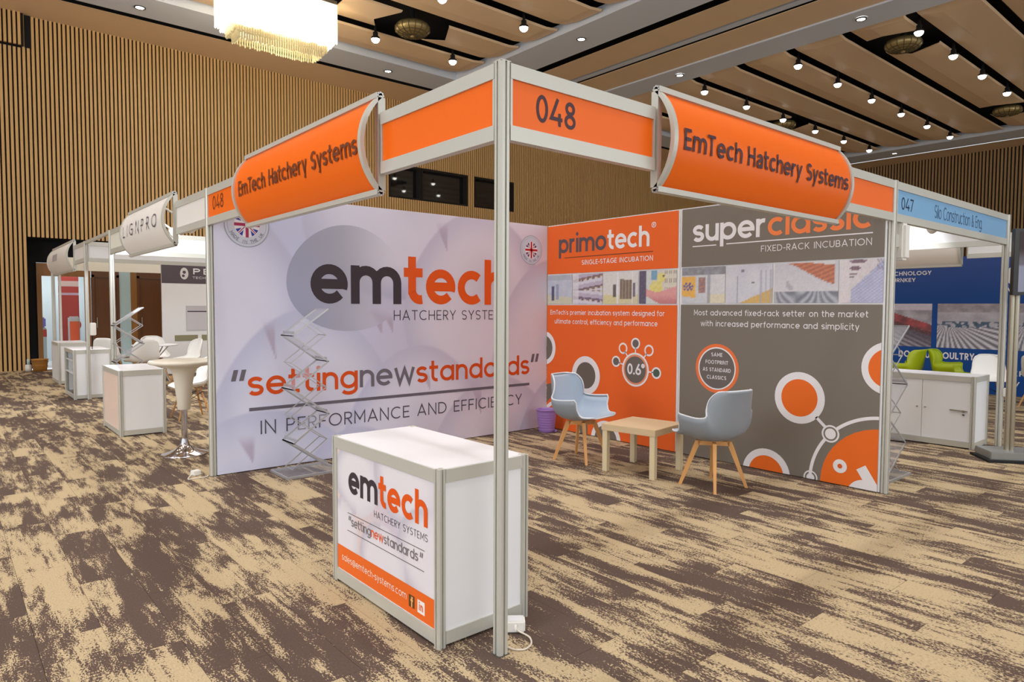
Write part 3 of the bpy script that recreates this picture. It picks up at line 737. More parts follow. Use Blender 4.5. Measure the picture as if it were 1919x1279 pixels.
for i, (a, b) in enumerate(((1.12, 1.72), (2.12, 2.9))):
    d = thing('door_%d' % (i + 2), None, None); tag(d, kind='structure', label='dark wooden door in the recess, ' + ('between the white posts', 'behind the zigzag stand')[i])
    MB().box(a, b, YB - .02, YB + .06, 0, 2.2, bev=.01).build('door_leaf', M['wood_dark'], d)
    MB().box(a, a + .06, YB - .06, YB - .02, 0, 2.26).box(b - .06, b, YB - .06, YB - .02, 0, 2.26).box(a, b, YB - .06, YB - .02, 2.2, 2.5).build('door_frame', M['wood_dark'], d)
    MB().tube([(a + .1, YB - .08, .95), (a + .1, YB - .08, 1.2)], .012, 8).build('door_handle', M['steel'], d)
MB().box(1.72, 1.98, YB - .03, YB + .06, 0, 2.5).build('glass_leaf', M['glass_blue'], d1)
MB().box(1.98, 2.12, YB - .05, YB + .06, 0, 2.5).build('door_jamb', M['wood_mid'], d1)
MB().box(2.9, RX1, YB, YB + .06, 0, 2.52).build('recess_panelling', M['wood_dark'], rc)
RMX0, RMX1, RMY = -.35, 1.4, 19.8
tag(MB().box(RMX0, RMX1, YB + .1, RMY, -.02, 0).build('floor_lobby', M['panel_white']), kind='structure')
tag(MB().box(RMX0, RMX1, RMY, RMY + .05, 0, 2.7).build('wall_lobby', M['room_white']), kind='structure')
tag(MB().box(RMX0 - .05, RMX0, YB + .1, RMY, 0, 2.7).build('wall_lobby', M['room_white']), kind='structure')
tag(MB().box(RMX1, RMX1 + .05, YB + .1, RMY, 0, 2.7).build('wall_lobby', M['room_white']), kind='structure')
tag(MB().box(RMX0, RMX1, YB + .1, RMY, 2.7, 2.75).build('ceiling_lobby', M['room_white']), kind='structure')
area('lobby_lamp', (.5, 18.6, 2.62), 1.2, 1.2, 17, (.95, .98, 1.0), (0, 0, 0))

# ================================================================== SHELL SCHEME PIECES
def post_profile(a):
    """square aluminium extrusion with a slot in each face, chamfered corners"""
    h = a / 2; c = a * .16; s = a * .09; g = a * .2
    q = [(-h + c, -h), (-s, -h), (-s, -h + g), (s, -h + g), (s, -h), (h - c, -h)]
    out = []
    for k in range(4):
        an = k * PI / 2
        for x, y in q: out.append((x * math.cos(an) - y * math.sin(an), x * math.sin(an) + y * math.cos(an)))
    return out
def extrude(mb, prof, z0, z1, c=(0, 0), m=None):
    n = len(prof)
    vs = [(c[0] + x, c[1] + y, z) for z in (z0, z1) for x, y in prof]
    mb.add(vs, [(i, (i + 1) % n, n + (i + 1) % n, n + i) for i in range(n)] + [tuple(range(n))[::-1], tuple(range(n, 2 * n))], m)
    return mb
def booth_post(x, y, label, h=2.5, a=0.05):
    t = thing('booth_post', label, 'post', (x, y, 0))
    extrude(MB(), post_profile(a), 0.004, h).build('upright', M['alu'], t)
    MB().box(-a * .5, a * .5, -a * .5, a * .5, h, h + .004).build('end_cap', M['alu'], t)
    MB().box(-a * .55, a * .55, -a * .55, a * .55, 0, .004).build('foot_plate', M['alu_dark'], t)
    return t
class Side:
    """a vertical plane seen from outside: s runs to the viewer's right"""
    def __init__(s, o, r, n): s.F = Frame(o, r, n)
    def T(s):
        F = s.F
        return Matrix(((F.r.x, -F.n.x, 0, F.o.x), (F.r.y, -F.n.y, 0, F.o.y), (0, 0, 1, F.o.z), (0, 0, 0, 1)))
LFS = Side((0, 4, 0), (0, -1, 0), (-1, 0, 0))       # open side on the left of the corner post
RFS = Side((0, 0, 0), (1, 0, 0), (0, -1, 0))        # open side on the right of the corner post
RAIL = 0.062
def fascia(S, a, b, label, panel_m, runs=None, tx=None, tz=2.295, cap=.105, w=.13, z0=2.185, z1=2.5, skew=False, grp=None):
    """two rails and an infill board between s=a and s=b"""
    T = S.T(); mid = S.F.at((a + b) / 2, z0)
    t = thing('fascia_board', label, 'sign', (0, 0, 0)); 
    R = MB().box(a, b, -.02, .02, z1 - RAIL, z1)
    R.build('top_rail', M['alu'], t, T)
    MB().box(a, b, -.02, .02, z0, z0 + RAIL).build('bottom_rail', M['alu'], t, T)
    for q in (a, b - .012): MB().box(q, q + .012, -.018, .018, z0 + RAIL, z1 - RAIL).build('edge_strip', M['alu'], t, T)
    MB().box(a + .012, b - .012, -.010, .006, z0 + RAIL, z1 - RAIL).build('infill_board', panel_m, t, T)
    if runs:
        for n_ in range(len(runs[0][0])):
            k = Ink(); write(k, runs, tx[0], tx[1], tz, cap, w, d=0.0115, two=True, only=n_)
            k.build('numeral', S.F, t)
    return t
CH_, SAG = 0.25, 0.115
RR = (CH_ ** 2 + SAG ** 2) / (2 * SAG)
ZM = 2.345
def sag_at(z): return math.sqrt(max(0, RR * RR - (z - ZM) ** 2)) - (RR - SAG)
def curved_sign(S, a, b, label, panel_m, runs=None, tx=None, tz=2.29, cap=.108, w=.155, extra=None, n=20, white=False):
    t = thing('curved_sign', label, 'sign', (0, 0, 0)); T = S.T()
    zs = [ZM - CH_ + 2 * CH_ * i / n for i in range(n + 1)]
    vs = []; fs_ = []
    for z in zs: vs += [(a + .02, -sag_at(z) - .0, z), (b - .02, -sag_at(z), z)]
    for z in zs: vs += [(a + .02, -sag_at(z) + .005, z), (b - .02, -sag_at(z) + .005, z)]
    N2 = len(zs) * 2
    for i in range(n):
        k = 2 * i
        fs_.append((k, k + 1, k + 3, k + 2)); fs_.append((N2 + k, N2 + k + 2, N2 + k + 3, N2 + k + 1))
    MB().add(vs, fs_, None, True).build('curved_board', panel_m, t, T)
    for z in (ZM - CH_, ZM + CH_):
        MB().tube([(a, -.006, z), (b, -.006, z)], .02, 12).box(a, b, -.03, .004, z - .014, z + .014).build('end_rail' if False else 'rail', M['alu'], t, T)
        for s_ in (a, b):
            c = MB()
            for q in range(8):
                an = q * PI / 4
                c.tube([(s_ - .003 if s_ == a else s_ - .002, -.006 + .016 * math.cos(an), z + .016 * math.sin(an)), (s_ + .003, -.006 + .016 * math.cos(an), z + .016 * math.sin(an))], .0055, 6)
            c.build('rail_end', M['frame_silver'], t, T)
    for s_ in (a, b):
        s0, s1 = (s_ - .004, s_ + .028) if s_ == a else (s_ - .028, s_ + .004)
        vs = []; fs_ = []
        for z in zs:
            q = sag_at(z)
            vs += [(s0, -q - .012, z), (s1, -q - .012, z), (s1, -q + .012, z), (s0, -q + .012, z)]
        for i in range(n):
            k = 4 * i
            for j in range(4): fs_.append((k + j, k + (j + 1) % 4, k + 4 + (j + 1) % 4, k + 4 + j))
        fs_ += [(0, 3, 2, 1), (4 * n, 4 * n + 1, 4 * n + 2, 4 * n + 3)]
        MB().add(vs, fs_).build('end_arc', M['alu'], t, T)
        MB().box(s0, s1, -.022, .02, ZM - CH_ + .01, ZM + CH_ - .01).build('end_stile', M['alu'], t, T)
    if runs or extra:
        k = Ink()
        if runs: write(k, runs, tx[0], tx[1], tz, cap, w, d=.007, two=True)
        if extra: extra(k)
        F = S.F
        k.build('lettering', F, t, warp=lambda x, y, d: F.at(x, y, sag_at(y) + d))
    return t

# ---- the orange booth: posts
booth_post(0, 0, 'tall aluminium corner post in front of the white counter', a=.052)
booth_post(0, 4, 'aluminium post at the left end of the egg-print wall', a=.05)
booth_post(4, 0, 'aluminium post at the right end of the taupe grey banner', a=.05)
PUR = (74, 50, 60)
fascia(LFS, .03, .98, 'orange fascia board numbered 048, left end, next to the white board', M['orange_panel'], [('048', (122, 52, 24))], (.155, .44), 2.30, .115, .13)
fascia(LFS, 3.02, 3.97, 'plain orange fascia board left of the tall corner post', M['orange_panel'])
fascia(RFS, .03, .98, 'orange fascia board with large 048 right of the tall corner post', M['orange_panel'], [('048', PUR)], (.18, .42), 2.29, .118, .14)
fascia(RFS, 3.02, 3.97, 'short plain orange fascia board right of the right curved sign', M['orange_panel'])
curved_sign(LFS, 1.0, 3.0, 'curved orange sign with booth name, left of the tall corner post', M['orange_panel'], [('EmTech Hatchery Systems', (112, 58, 34))], (1.12, 2.95), 2.285)
curved_sign(RFS, 1.0, 3.0, 'curved orange sign with booth name, right of the tall corner post', M['orange_panel'], [('EmTech Hatchery Systems', PUR)], (1.09, 2.93), 2.29)
# cross ties behind the curved signs
# ---- egg-print wall
LWF = Frame((0, 3.97, 0), (1, 0, 0), (0, -1, 0))
WEDGE = [(.115, .56, .022, .16), (.395, .60, .03, .12), (.43, .58, .02, .1), (.72, .26, .028, .16), (.06, .14, .03, .12), (.545, .33, .02, .1), (.60, .98, .03, .14), (.25, .02, .03, .1)]
EGGS = [(-.10, .55, .34, .52), (.50, 1.02, .30, .40), (1.0, .95, .26, .42), (.22, .10, .26, .50), (.74, .62, .26, .42), (.10, -.18, .30, .40), (.53, .02, .24, .42), (1.02, .38, .24, .46), (.34, -.3, .22, .42), (.80, -.12, .26, .40), (1.06, -.15, .2, .42)]
def egg_print(u, v):
    c = mixc((204, 213, 248), (210, 198, 218), sst(.05, .8, u))
    c = mixc(c, (176, 178, 196), .35 * sst(.3, 1, v) * sst(.3, .6, u))
    for i, (cx, cy, rx, ry) in enumerate(EGGS):
        dx = (u - cx) / rx; dy = (v - cy) / ry
        dx *= 1 + .18 * dy
        q = dx * dx + dy * dy
        if q < 1:
            base = mixc((222, 224, 246), (222, 212, 226), sst(.2, .9, u))
            dark = mixc((154, 162, 206), (160, 146, 176), sst(.2, .8, u))
            t = sst(.35, 1.0, q) * (.35 + .4 * max(0, -dy * .6 + dx * .5))
            sp = sst(.9, .1, (dx - .05) ** 2 * 3 + (dy - .1) ** 2 * 3)
            e = mixc(base, dark, t); e = mixc(e, (186, 178, 196), .35 * sst(.5, .0, math.hypot(dx - .1, dy - .15)))
            c = mixc(c, e, sst(1.0, .93, q))
    for wx_, wt, ww, wh in WEDGE:
        t = (wt - v) / wh
        if 0 < t < 1 and abs(u - wx_ - .02 * t) < ww * (1 - t): c = mixc(c, (166, 146, 172), .5 * sst(0, .5, t) * sst(ww * (1 - t), ww * (1 - t) * .5, abs(u - wx_ - .02 * t)))
    return c
def badge(k, cx, cy, r, red=(170, 40, 90), blue=(52, 62, 168), soft=.0, clip=None):
    k.disc(cx, cy, r, (150, 158, 180), .0022, clip=clip); k.disc(cx, cy, r * .96, (206, 212, 228), .0026, clip=clip)
    k.ring(cx, cy, r * .84, r * .86, (160, 168, 190), .003, clip=clip)
    f = r * .56
    k.disc(cx, cy, f, (236, 236, 244), .003, clip=clip)
    # blue sectors of the round flag between the crosses
    for sx_ in (-1, 1):
        for sy_ in (-1, 1):
            for a0, a1 in ((23, 40), (50, 67)):
                p = [(.24 / max(.3, math.cos(math.radians(a0))) if False else 0, 0)]
                pts = []
                for t in range(7):
                    an = math.radians(a0 + (a1 - a0) * t / 6); pts.append((f * .96 * math.cos(an), f * .96 * math.sin(an)))
                am = math.radians((a0 + a1) / 2)
                if a0 < 45: pts.append((f * .42, f * .27)); 
                else: pts.append((f * .27, f * .42))
                k.poly([(cx + sx_ * q[0], cy + sy_ * q[1]) for q in pts], blue, .0034)
            k.line(cx + sx_ * f * .2, cy + sy_ * f * .2, cx + sx_ * f * .68, cy + sy_ * f * .68, f * .07, red, .0036)
    k.rect(cx - f * .99, cy - f * .2, cx + f * .99, cy + f * .2, (236, 236, 244), .004); k.rect(cx - f * .2, cy - f * .99, cx + f * .2, cy + f * .99, (236, 236, 244), .004)
    k.rect(cx - f, cy - f * .12, cx + f, cy + f * .12, red, .0046); k.rect(cx - f * .12, cy - f, cx + f * .12, cy + f, red, .0046)
    txt = 'MADE IN THE UK'
    for i, chh in enumerate(txt):
        an = math.radians(-150 + 120 * i / (len(txt) - 1)); S_, D_, W_ = glyph(chh, .16)
        ca, sa = math.cos(an + PI / 2), math.sin(an + PI / 2); cap = r * .15
        ox, oy = cx + r * .76 * math.cos(an), cy + r * .76 * math.sin(an)
        for st in S_:
            ribbon(k, [(ox + ((q[0] - W_ / 2) * ca - (q[1] - .5) * sa) * cap, oy + ((q[0] - W_ / 2) * sa + (q[1] - .5) * ca) * cap) for q in st], .16 * cap, (120, 126, 156), lambda q: q, lambda q: q, .0034)
eg = thing('display_wall', 'wide fabric display wall printed with pale eggs and a hatchery slogan', 'display wall', (0, 0, 0))
MB().box(.030, 3.965, 3.975, 4.03, .008, 2.492).build('fabric_frame', M['panel_white'], eg)
k = Ink(); k.grid(.03, .008, 3.965, 2.492, 260, 170, egg_print, .0005); k.build('egg_print', LWF, eg)
k = Ink()
cxE, cyE = 1.42, 1.72
def egg_shape(cx, cy, rx, ry, n=56):
    return [(cx + rx * math.cos(t) * (1 - .10 * math.sin(t)), cy + ry * math.sin(t)) for t in [2 * PI * i / n for i in range(n)]]
b0 = len(k.v)
# the shaded round behind the logo, darker on its left rim
def rnd(u, v):
    return mixc(mixc((160, 166, 196), (184, 184, 200), sst(.0, .7, u)), (178, 182, 202), .4 * v)
es = egg_shape(1.30, 1.77, .63, .52)
nr = 6
for i in range(nr):
    r0, r1 = i / nr, (i + 1) / nr
    for j in range(len(es)):
        a, b = es[j], es[(j + 1) % len(es)]
        q = [(1.30 + (p[0] - 1.30) * rr_, 1.77 + (p[1] - 1.77) * rr_) for p, rr_ in ((a, r0), (a, r1), (b, r1), (b, r0))]
        bb = len(k.v)
        for p in q:
            k.v.append((p[0], p[1], .0012)); tq = (p[0] - .66) / 1.3; k.c.append(mixc(rnd(tq, (p[1] - 1.26) / 1.04), egg_print((p[0] - .03) / 3.935, p[1] / 2.49), sst(.35, .95, tq)))
        k.f.append((bb, bb + 1, bb + 2, bb + 3))
k.build('shaded_round', LWF, eg)
k = Ink()
write(k, [('em', DARKTXT), ('tech', ORANGE_TXT)], .90, 3.32, 1.52, .515, .185, gap=.06)
k.build('logo_lettering', LWF, eg)
k = Ink(); write(k, [('HATCHERY SYSTEMS', DARKTXT)], 1.80, 3.32, 1.352, .105, .085, gap=.2); k.build('lettering', LWF, eg)
k = Ink(); write(k, [('setting', (222, 80, 8)), ('new', (112, 106, 118)), ('standards', (214, 76, 10))], .30, 3.68, .682, .235, .15, gap=.075)
for x0_, x1_ in ((.155, .155), (3.70, 3.70)):
    for i in range(2):
        k.poly([(x0_ + .07 * i, .825), (x0_ + .04 + .07 * i, .825), (x0_ + .065 + .07 * i, .925), (x0_ + .025 + .07 * i, .925)], (108, 102, 112), .003)
k.build('slogan_lettering', LWF, eg)
k = Ink(); k.rect(.31, .545, 3.68, .575, (104, 98, 110), .003); k.build('rule', LWF, eg)
k = Ink(); write(k, [('IN PERFORMANCE AND EFFICIENCY', (84, 78, 92))], .41, 3.56, .325, .125, .10, gap=.17); k.build('lettering', LWF, eg)
k = Ink(); badge(k, .315, 2.215, .20); k.build('flag_emblem', LWF, eg)
k = Ink(); badge(k, 3.70, 2.185, .175, (196, 20, 34), (52, 46, 110)); k.build('flag_emblem', LWF, eg)

# ---- right wall: two banners
RWF = Frame((3.97, 4, 0), (0, -1, 0), (-1, 0, 0))
def photo(k, x0, x1, fn, z0=1.535, z1=1.885, nx=44, ny=30, d=.003): k.grid(x0, z0, x1, z1, nx, ny, lambda u, v: mixc(mixc(fn(u, v), (228, 232, 244), .16), (150, 150, 165) if nz2(u, v, 22, x0) > .5 else (245, 245, 250), .12 * abs(nz2(u, v, 30, x0 + 3) - .5) * 4), d)
def nz2(u, v, s=1, o=0): return .5 + .5 * noise.noise(Vector((u * s + o, v * s, o * .7)))
def ph_room(u, v):
    c = mixc((206, 214, 226), (172, 182, 204), nz2(u, v, 5, 1))
    if v < .22 + .1 * (1 - u): c = (206, 206, 178)
    if .17 < u < .29 and .1 < v < .62: c = (62, 60, 96)
    if .36 < u < .46 and .15 < v < .7: c = (142, 152, 184)
    if v > .82: c = mixc(c, (150, 160, 170), .5)
    return c
def ph_shelf(u, v):
    y = v + .12 * (u - .5) * (1 if v < .45 else -1.4); q = (y * 2.9) % 1
    c = (214, 212, 226) if q < .3 else (mixc((96, 76, 108), (120, 90, 84), v) if q < .62 else (184, 172, 196))
    if .30 < q < .45 and u > .25: c = mixc(c, (240, 232, 190), .8 * (math.sin(u * 34) > .1))
    if u < .2: c = mixc(c, (224, 224, 232), .75)
    return c
def ph_hall(u, v):
    c = (222, 220, 216)
    if v < .28: c = mixc((222, 212, 140), (212, 206, 176), u * .6 + .3 * nz2(u, v, 8))
    if .28 < u < .38 and .2 < v < .62: c = (84, 76, 72)
    if .48 < u < .82 and .16 < v < .78 - .1 * (u - .48): c = mixc((98, 82, 66), (150, 132, 112), .5 + .5 * math.sin(u * 70))
    if .86 < u < .93 and .2 < v < .66: c = (104, 96, 108)
    if .40 < u < .45 or .82 < u < .85: c = (238, 238, 240)
    return c
def ph_chick(u, v):
    c = mixc((206, 222, 220), (222, 204, 190), u)
    if u < .2: return (78, 68, 92)
    if .33 < u < .5 and v > .7: c = (108, 158, 190)
    if u > .68 and v > .45: c = mixc((222, 216, 196), (120, 106, 96), .8 * (math.sin(u * 110) > .3) * (.5 < (v * 4) % 1))
    if ((u - .46) / .18) ** 2 + ((v - .45) / .24) ** 2 < 1 or ((u - .6) / .11) ** 2 + ((v - .78) / .15) ** 2 < 1: c = mixc((238, 228, 140), (222, 206, 92), nz2(u, v, 10))
    if ((u - .66) ** 2 + (v - .82) ** 2) < .0008: c = (40, 34, 30)
    h_ = .40 - .9 * (u - .22) if u < .42 else .2 + .5 * (u - .42)
    if u > .16 and v < min(.52, .34 + .35 * abs(u - .5)) and v > .26 - .30 * min(1, (u - .16) * 2.2): c = mixc((226, 150, 146), (196, 110, 114), sst(.3, .0, v))
    return c
def ph_fan(u, v):
    c = mixc((196, 202, 212), (220, 220, 222), u)
    if v > .78: c = mixc((150, 154, 166), (112, 110, 112), nz2(u, v, 9))
    if u < .34 and .14 + .2 * (.34 - u) < v < .76: c = (240, 176, 64)
    if (u - .15) ** 2 + ((v - .46)) ** 2 < .016 and math.sin(7 * math.atan2(v - .46, u - .15)) > -.1: c = (64, 74, 150)
    if .40 < u < .56 and .28 < v < .72: c = mixc((210, 128, 96), (96, 90, 110), nz2(u, v, 16, 3))
    if u > .62 and v < .25: c = (226, 218, 186)
    if .60 < u < .68: c = mixc(c, (120, 124, 134), .6)
    return c
def ph_cab(u, v):
    c = mixc((222, 222, 228), (196, 198, 212), nz2(u, v, 3, 8))
    if abs(u - .24) < .012 and v < .72: c = (150, 150, 164)
    if v < .32 * (u - .3) * 1.7: c = (216, 172, 84)
    if .34 < u < .40 and .8 < v < .9: c = (110, 108, 122)
    if .56 < u < .62 and .5 < v < .56: c = (80, 78, 90)
    if u > .66 and v < .84 and math.sin(u * 60) > .6: c = mixc(c, (160, 162, 180), .7)
    return c
def ph_pipes(u, v):
    c = mixc((220, 216, 222), (196, 196, 206), v)
    lim = 1 - .55 * sst(.1, 1, u)
    if v > lim - .0 and v > .45 and u < .95: c = mixc((206, 112, 70), (160, 84, 60), .5 + .5 * math.sin((v - .6 * u) * 60)) if v < .98 - .2 * max(0, u - .55) else (214, 212, 214)
    if v < .28: c = mixc((104, 108, 122), (184, 186, 196), .5 + .5 * math.sin(u * 46 + v * 30 * math.sin(u * 9)))
    if .2 < u < .3 and .3 < v < .55: c = mixc(c, (150, 150, 160), .6 * (abs((v - .3) + (u - .3) * 2) < .1))
    return c
def ph_mesh(u, v):
    c = (222, 214, 218)
    for cy_, rx_, ry_ in ((.96, .2, .05), (.80, .13, .05), (.67, .09, .03), (.59, .07, .02)):
        if ((u - (.42 - (.96 - cy_) * .4)) / rx_) ** 2 + ((v - cy_) / ry_) ** 2 < 1: c = (112, 84, 98)
    if v < .25 + .9 * (u - .2) and u > .25: c = mixc((150, 152, 200), (206, 208, 232), .5 + .5 * math.sin(v * 110) * math.sin(u * 60))
    if u > .85 and v > .75: c = mixc(c, (80, 76, 110), .5 * (math.sin(u * 90 + v * 50) > 0))
    return c
BZ = 2.492
pt = thing('banner_panel', 'orange banner panel with photo strip, behind the lilac bin and left grey chair', 'banner', (0, 0, 0))
MB().box(3.975, 4.03, 2.005, 3.965, .008, BZ).build('panel_board', M['panel_white'], pt)
k = Ink(); PO = (240, 106, 40)
k.rect(.035, .008, 1.975, 1.52, PO, .0012); k.rect(.035, 1.90, 1.975, BZ - .01, PO, .0012)
CB = (.035, .008, 1.975, 1.52)
k.disc(-.02, .99, .165, TAUPE, .003, clip=CB); k.ring(-.02, .99, .155, .21, WHITE, .0036, clip=CB)
k.ring(.70, .70, .155, .225, WHITE, .0036); k.disc(.70, .70, .158, (108, 100, 92), .003)
# large rings in the lower left corner
k.disc(.22, .05, .52, TAUPE, .002, clip=CB); k.ring(.22, .05, .52, .60, PO, .0022, clip=CB)
k.disc(.27, .12, .30, PO, .0024, clip=CB); k.ring(.27, .02, .30, .345, WHITE, .003, clip=CB); k.ring(1.02, -.02, .17, .225, WHITE, .003, clip=CB); k.disc(1.02, -.02, .17, TAUPE, .0028, clip=CB)
k.disc(.50, .34, .055, WHITE, .0034); k.disc(.50, .34, .03, TAUPE, .0038)
k.disc(1.44, .82, .175, (236, 150, 110), .003); k.ring(1.44, .82, .165, .185, WHITE, .0036); k.disc(1.44, .82, .145, (112, 104, 98), .004)
for a, col in ((165, (112, 104, 98)), (128, ORANGE), (90, (112, 104, 98)), (50, ORANGE), (-5 + 2, (80, 96, 84))):
    t = math.radians(a); k.line(1.44 + .18 * math.cos(t), .82 + .18 * math.sin(t), 1.44 + .24 * math.cos(t), .82 + .24 * math.sin(t), .014, WHITE, .0034)
    k.disc(1.44 + .285 * math.cos(t), .82 + .285 * math.sin(t), .062, WHITE, .0034); k.disc(1.44 + .285 * math.cos(t), .82 + .285 * math.sin(t), .043, col, .004)
write(k, [('0.6*', WHITE)], 1.33, 1.565, .765, .12, .17, gap=.06, d=.005)
k.build('artwork', RWF, pt)
k = Ink(); write(k, [('primo', (94, 84, 92)), ('tech', WHITE)], .235, 1.61, 2.145, .225, .17, gap=.055); k.rect(.33, 2.083, 1.66, 2.092, (120, 70, 44), .003)
write(k, [('SINGLE-STAGE INCUBATION', WHITE)], .62, 1.66, 1.992, .054, .15, gap=.14)
k.ring(1.665, 2.365, .022, .03, WHITE, .003); write(k, [('R', WHITE)], 1.655, 1.675, 2.352, .028, .2)
write(k, [("EmTech's premier incubation system designed for", WHITE)], .095, 1.82, 1.405, .058, .13, gap=.13)
write(k, [('ultimate control, efficiency and performance', WHITE)], .17, 1.73, 1.297, .058, .13, gap=.13)
k.build('lettering', RWF, pt)
for a, b, fn in ((.04, .465, ph_room), (.485, .95, ph_shelf), (.965, 1.465, ph_hall), (1.48, 1.965, ph_chick)):
    k = Ink(); photo(k, a, b, fn); k.build('photo', RWF, pt)
pg = thing('banner_panel', 'taupe grey banner panel with photo strip and orange ringed circles', 'banner', (0, 0, 0))
MB().box(3.975, 4.03, .030, 2.0, .008, BZ).build('panel_board', M['panel_white'], pg)
k = Ink(); PG = (126, 118, 108)
k.rect(2.02, .008, 3.955, 1.525, PG, .0012); k.rect(2.02, 1.905, 3.955, BZ - .01, PG, .0012)
CG = (2.02, .008, 3.955, 1.525); O2 = (240, 112, 32)
k.disc(2.45, .905, .24, (242, 122, 66), .0022); k.ring(2.45, .905, .195, .208, WHITE, .003); k.disc(2.45, .905, .196, (112, 104, 100), .0028)
for i, tline in enumerate(('SAME', 'FOOTPRINT', 'AS STANDARD', 'CLASSICS')):
    hw_ = (.062, .125, .155, .108)[i]; write(k, [(tline, WHITE)], 2.45 - hw_, 2.45 + hw_, 1.022 - i * .074, .036, .16, gap=.16, d=.004)
k.disc(3.285, .705, .228, WHITE, .0026); k.disc(3.285, .705, .165, O2, .0032)
k.disc(4.02, 1.015, .215, WHITE, .0026, clip=CG); k.disc(4.02, 1.015, .16, O2, .0032, clip=CG)
k.disc(2.985, -.03, .235, WHITE, .0026, clip=CG); k.disc(2.985, -.03, .172, O2, .0032, clip=CG)
k.line(3.44, .555, 3.565, .44, .026, WHITE, .0026)
acx, acy, ar = 4.0, 0.01, .60
k.disc(acx, acy, .51, O2, .002, clip=CG)
k.ring(acx, acy, ar - .014, ar + .014, WHITE, .003, 80, 190, clip=CG)
na = math.radians(136)
nx_, ny_ = acx + ar * math.cos(na), acy + ar * math.sin(na)
k.disc(nx_, ny_, .075, WHITE, .0034); k.disc(nx_, ny_, .06, PG, .0038); k.disc(nx_, ny_, .046, WHITE, .0042)
k.ring(3.405, .02, .05, .062, WHITE, .0036, clip=CG); k.disc(3.405, .02, .036, WHITE, .004, clip=CG)
k.disc(3.655, .165, .058, WHITE, .0036); k.disc(3.655, .165, .02, (226, 98, 40), .0042)
k.ring(3.86, -.06, .065, .145, WHITE, .0036, clip=CG); k.line(3.825, .185, 4.03, -.13, .085, WHITE, .0038, clip=CG)
k.build('artwork', RWF, pg)
k = Ink(); write(k, [('super', WHITE), ('classic', (252, 138, 76))], 2.15, 3.86, 2.145, .225, .17, gap=.05)
k.rect(2.15, 2.098, 2.42, 2.108, WHITE, .003); k.rect(2.53, 2.100, 3.865, 2.110, WHITE, .003)
write(k, [('FIXED-RACK INCUBATION', WHITE)], 2.89, 3.86, 2.008, .056, .11, gap=.16)
write(k, [('Most advanced fixed-rack setter on the market', WHITE)], 2.18, 3.85, 1.42, .055, .13, gap=.14)
write(k, [('with increased performance and simplicity', WHITE)], 2.26, 3.78, 1.315, .055, .13, gap=.14)
k.build('lettering', RWF, pg)
for a, b, fn in ((2.03, 2.525, ph_fan), (2.54, 3.01, ph_cab), (3.03, 3.60, ph_pipes), (3.615, 3.955, ph_mesh)):
    k = Ink(); photo(k, a, b, fn, 1.54, 1.895); k.build('photo', RWF, pg)

# ================================================================== FURNITURE
def counter(x0, x1, y0, y1, h, label, panels=None, a=.042, rail=.058, front=None):
    """panelled counter on an aluminium frame; local origin at its x0,y0 corner"""
    t = thing('display_counter', label, 'counter', (x0, y0, 0))
    W, D = x1 - x0, y1 - y0
    pr_ = post_profile(a); q = a / 2
    for px, py in ((q, q), (W - q, q), (q, D - q), (W - q, D - q)):
        extrude(MB(), pr_, 0, h, (px, py)).build('corner_post', M['alu'], t)
    for z0 in (.012, h - rail - .003):
        z1 = z0 + rail
        MB().box(a, W - a, .004, .03, z0, z1).build('rail', M['alu'], t); MB().box(a, W - a, D - .03, D - .004, z0, z1).build('rail', M['alu'], t)
        MB().box(.004, .03, a, D - a, z0, z1).build('rail', M['alu'], t); MB().box(W - .03, W - .004, a, D - a, z0, z1).build('rail', M['alu'], t)
    zz = (.012 + rail, h - rail - .003)
    skip = panels or ()
    if 'near' not in skip: MB().box(a, W - a, .012, .022, *zz).build('side_panel', M['panel_white'], t)
    MB().box(a, W - a, D - .022, D - .012, *zz).build('side_panel', M['panel_white'], t)
    if 'left' not in skip: MB().box(.012, .022, a, D - a, *zz).build('front_panel', front or M['panel_white'], t)
    MB().box(W - .022, W - .012, a, D - a, *zz).build('back_panel', M['panel_white'], t)
    MB().box(.014, W - .014, .014, D - .014, h - .012, h - .0005).build('top_board', M['white'], t)
    return t
ct = counter(-.19, .33, .19, 1.225, .79, 'white counter with egg and logo print, just behind the tall corner post')
CF = Frame((.011, 1.035, 0), (0, -1, 0), (-1, 0, 0))
def cx(v): return v - 2.78 + .0
def cprint(u, v):
    c = mixc((232, 208, 200), (212, 202, 216), sst(0, .7, u))
    for ex, ey, rx_, ry_ in ((.22, .80, .26, .30), (.72, .95, .3, .36), (.95, .45, .3, .36), (.05, .3, .2, .3), (.5, .25, .24, .3)):
        dx, dy = (u - ex) / rx_, (v - ey) / ry_; q = dx * dx + dy * dy
        if q < 1: c = mixc(c, mixc((232, 226, 232), (190, 184, 198), sst(.3, 1, q) * (.8 if dx < 0 else .3)), sst(1, .9, q))
    return c
k = Ink(); k.grid(cx(2.825), .075, cx(3.775), .725, 60, 44, cprint, .0005); k.build('egg_print', CF, ct)
k = Ink(); k.rect(cx(2.825), .075, cx(3.775), .205, (240, 108, 32), .0012); k.build('orange_band', CF, ct)
k = Ink(); write(k, [('em', DARKTXT), ('tech', ORANGE_TXT)], cx(2.955), cx(3.715), .512, .158, .19, gap=.06, d=.002); k.build('logo_lettering', CF, ct)
k = Ink(); write(k, [('HATCHERY SYSTEMS', DARKTXT)], cx(3.23), cx(3.715), .447, .034, .085, gap=.2, d=.002)
k.rect(cx(2.945), .4, cx(3.69), .403, (90, 70, 70), .002); k.rect(cx(2.94), .305, cx(3.685), .308, (90, 70, 70), .002)
write(k, [('setting', (128, 118, 122)), ('new', (236, 96, 40)), ('standards', (128, 118, 122))], cx(2.985), cx(3.635), .338, .05, .14, gap=.08, d=.002)
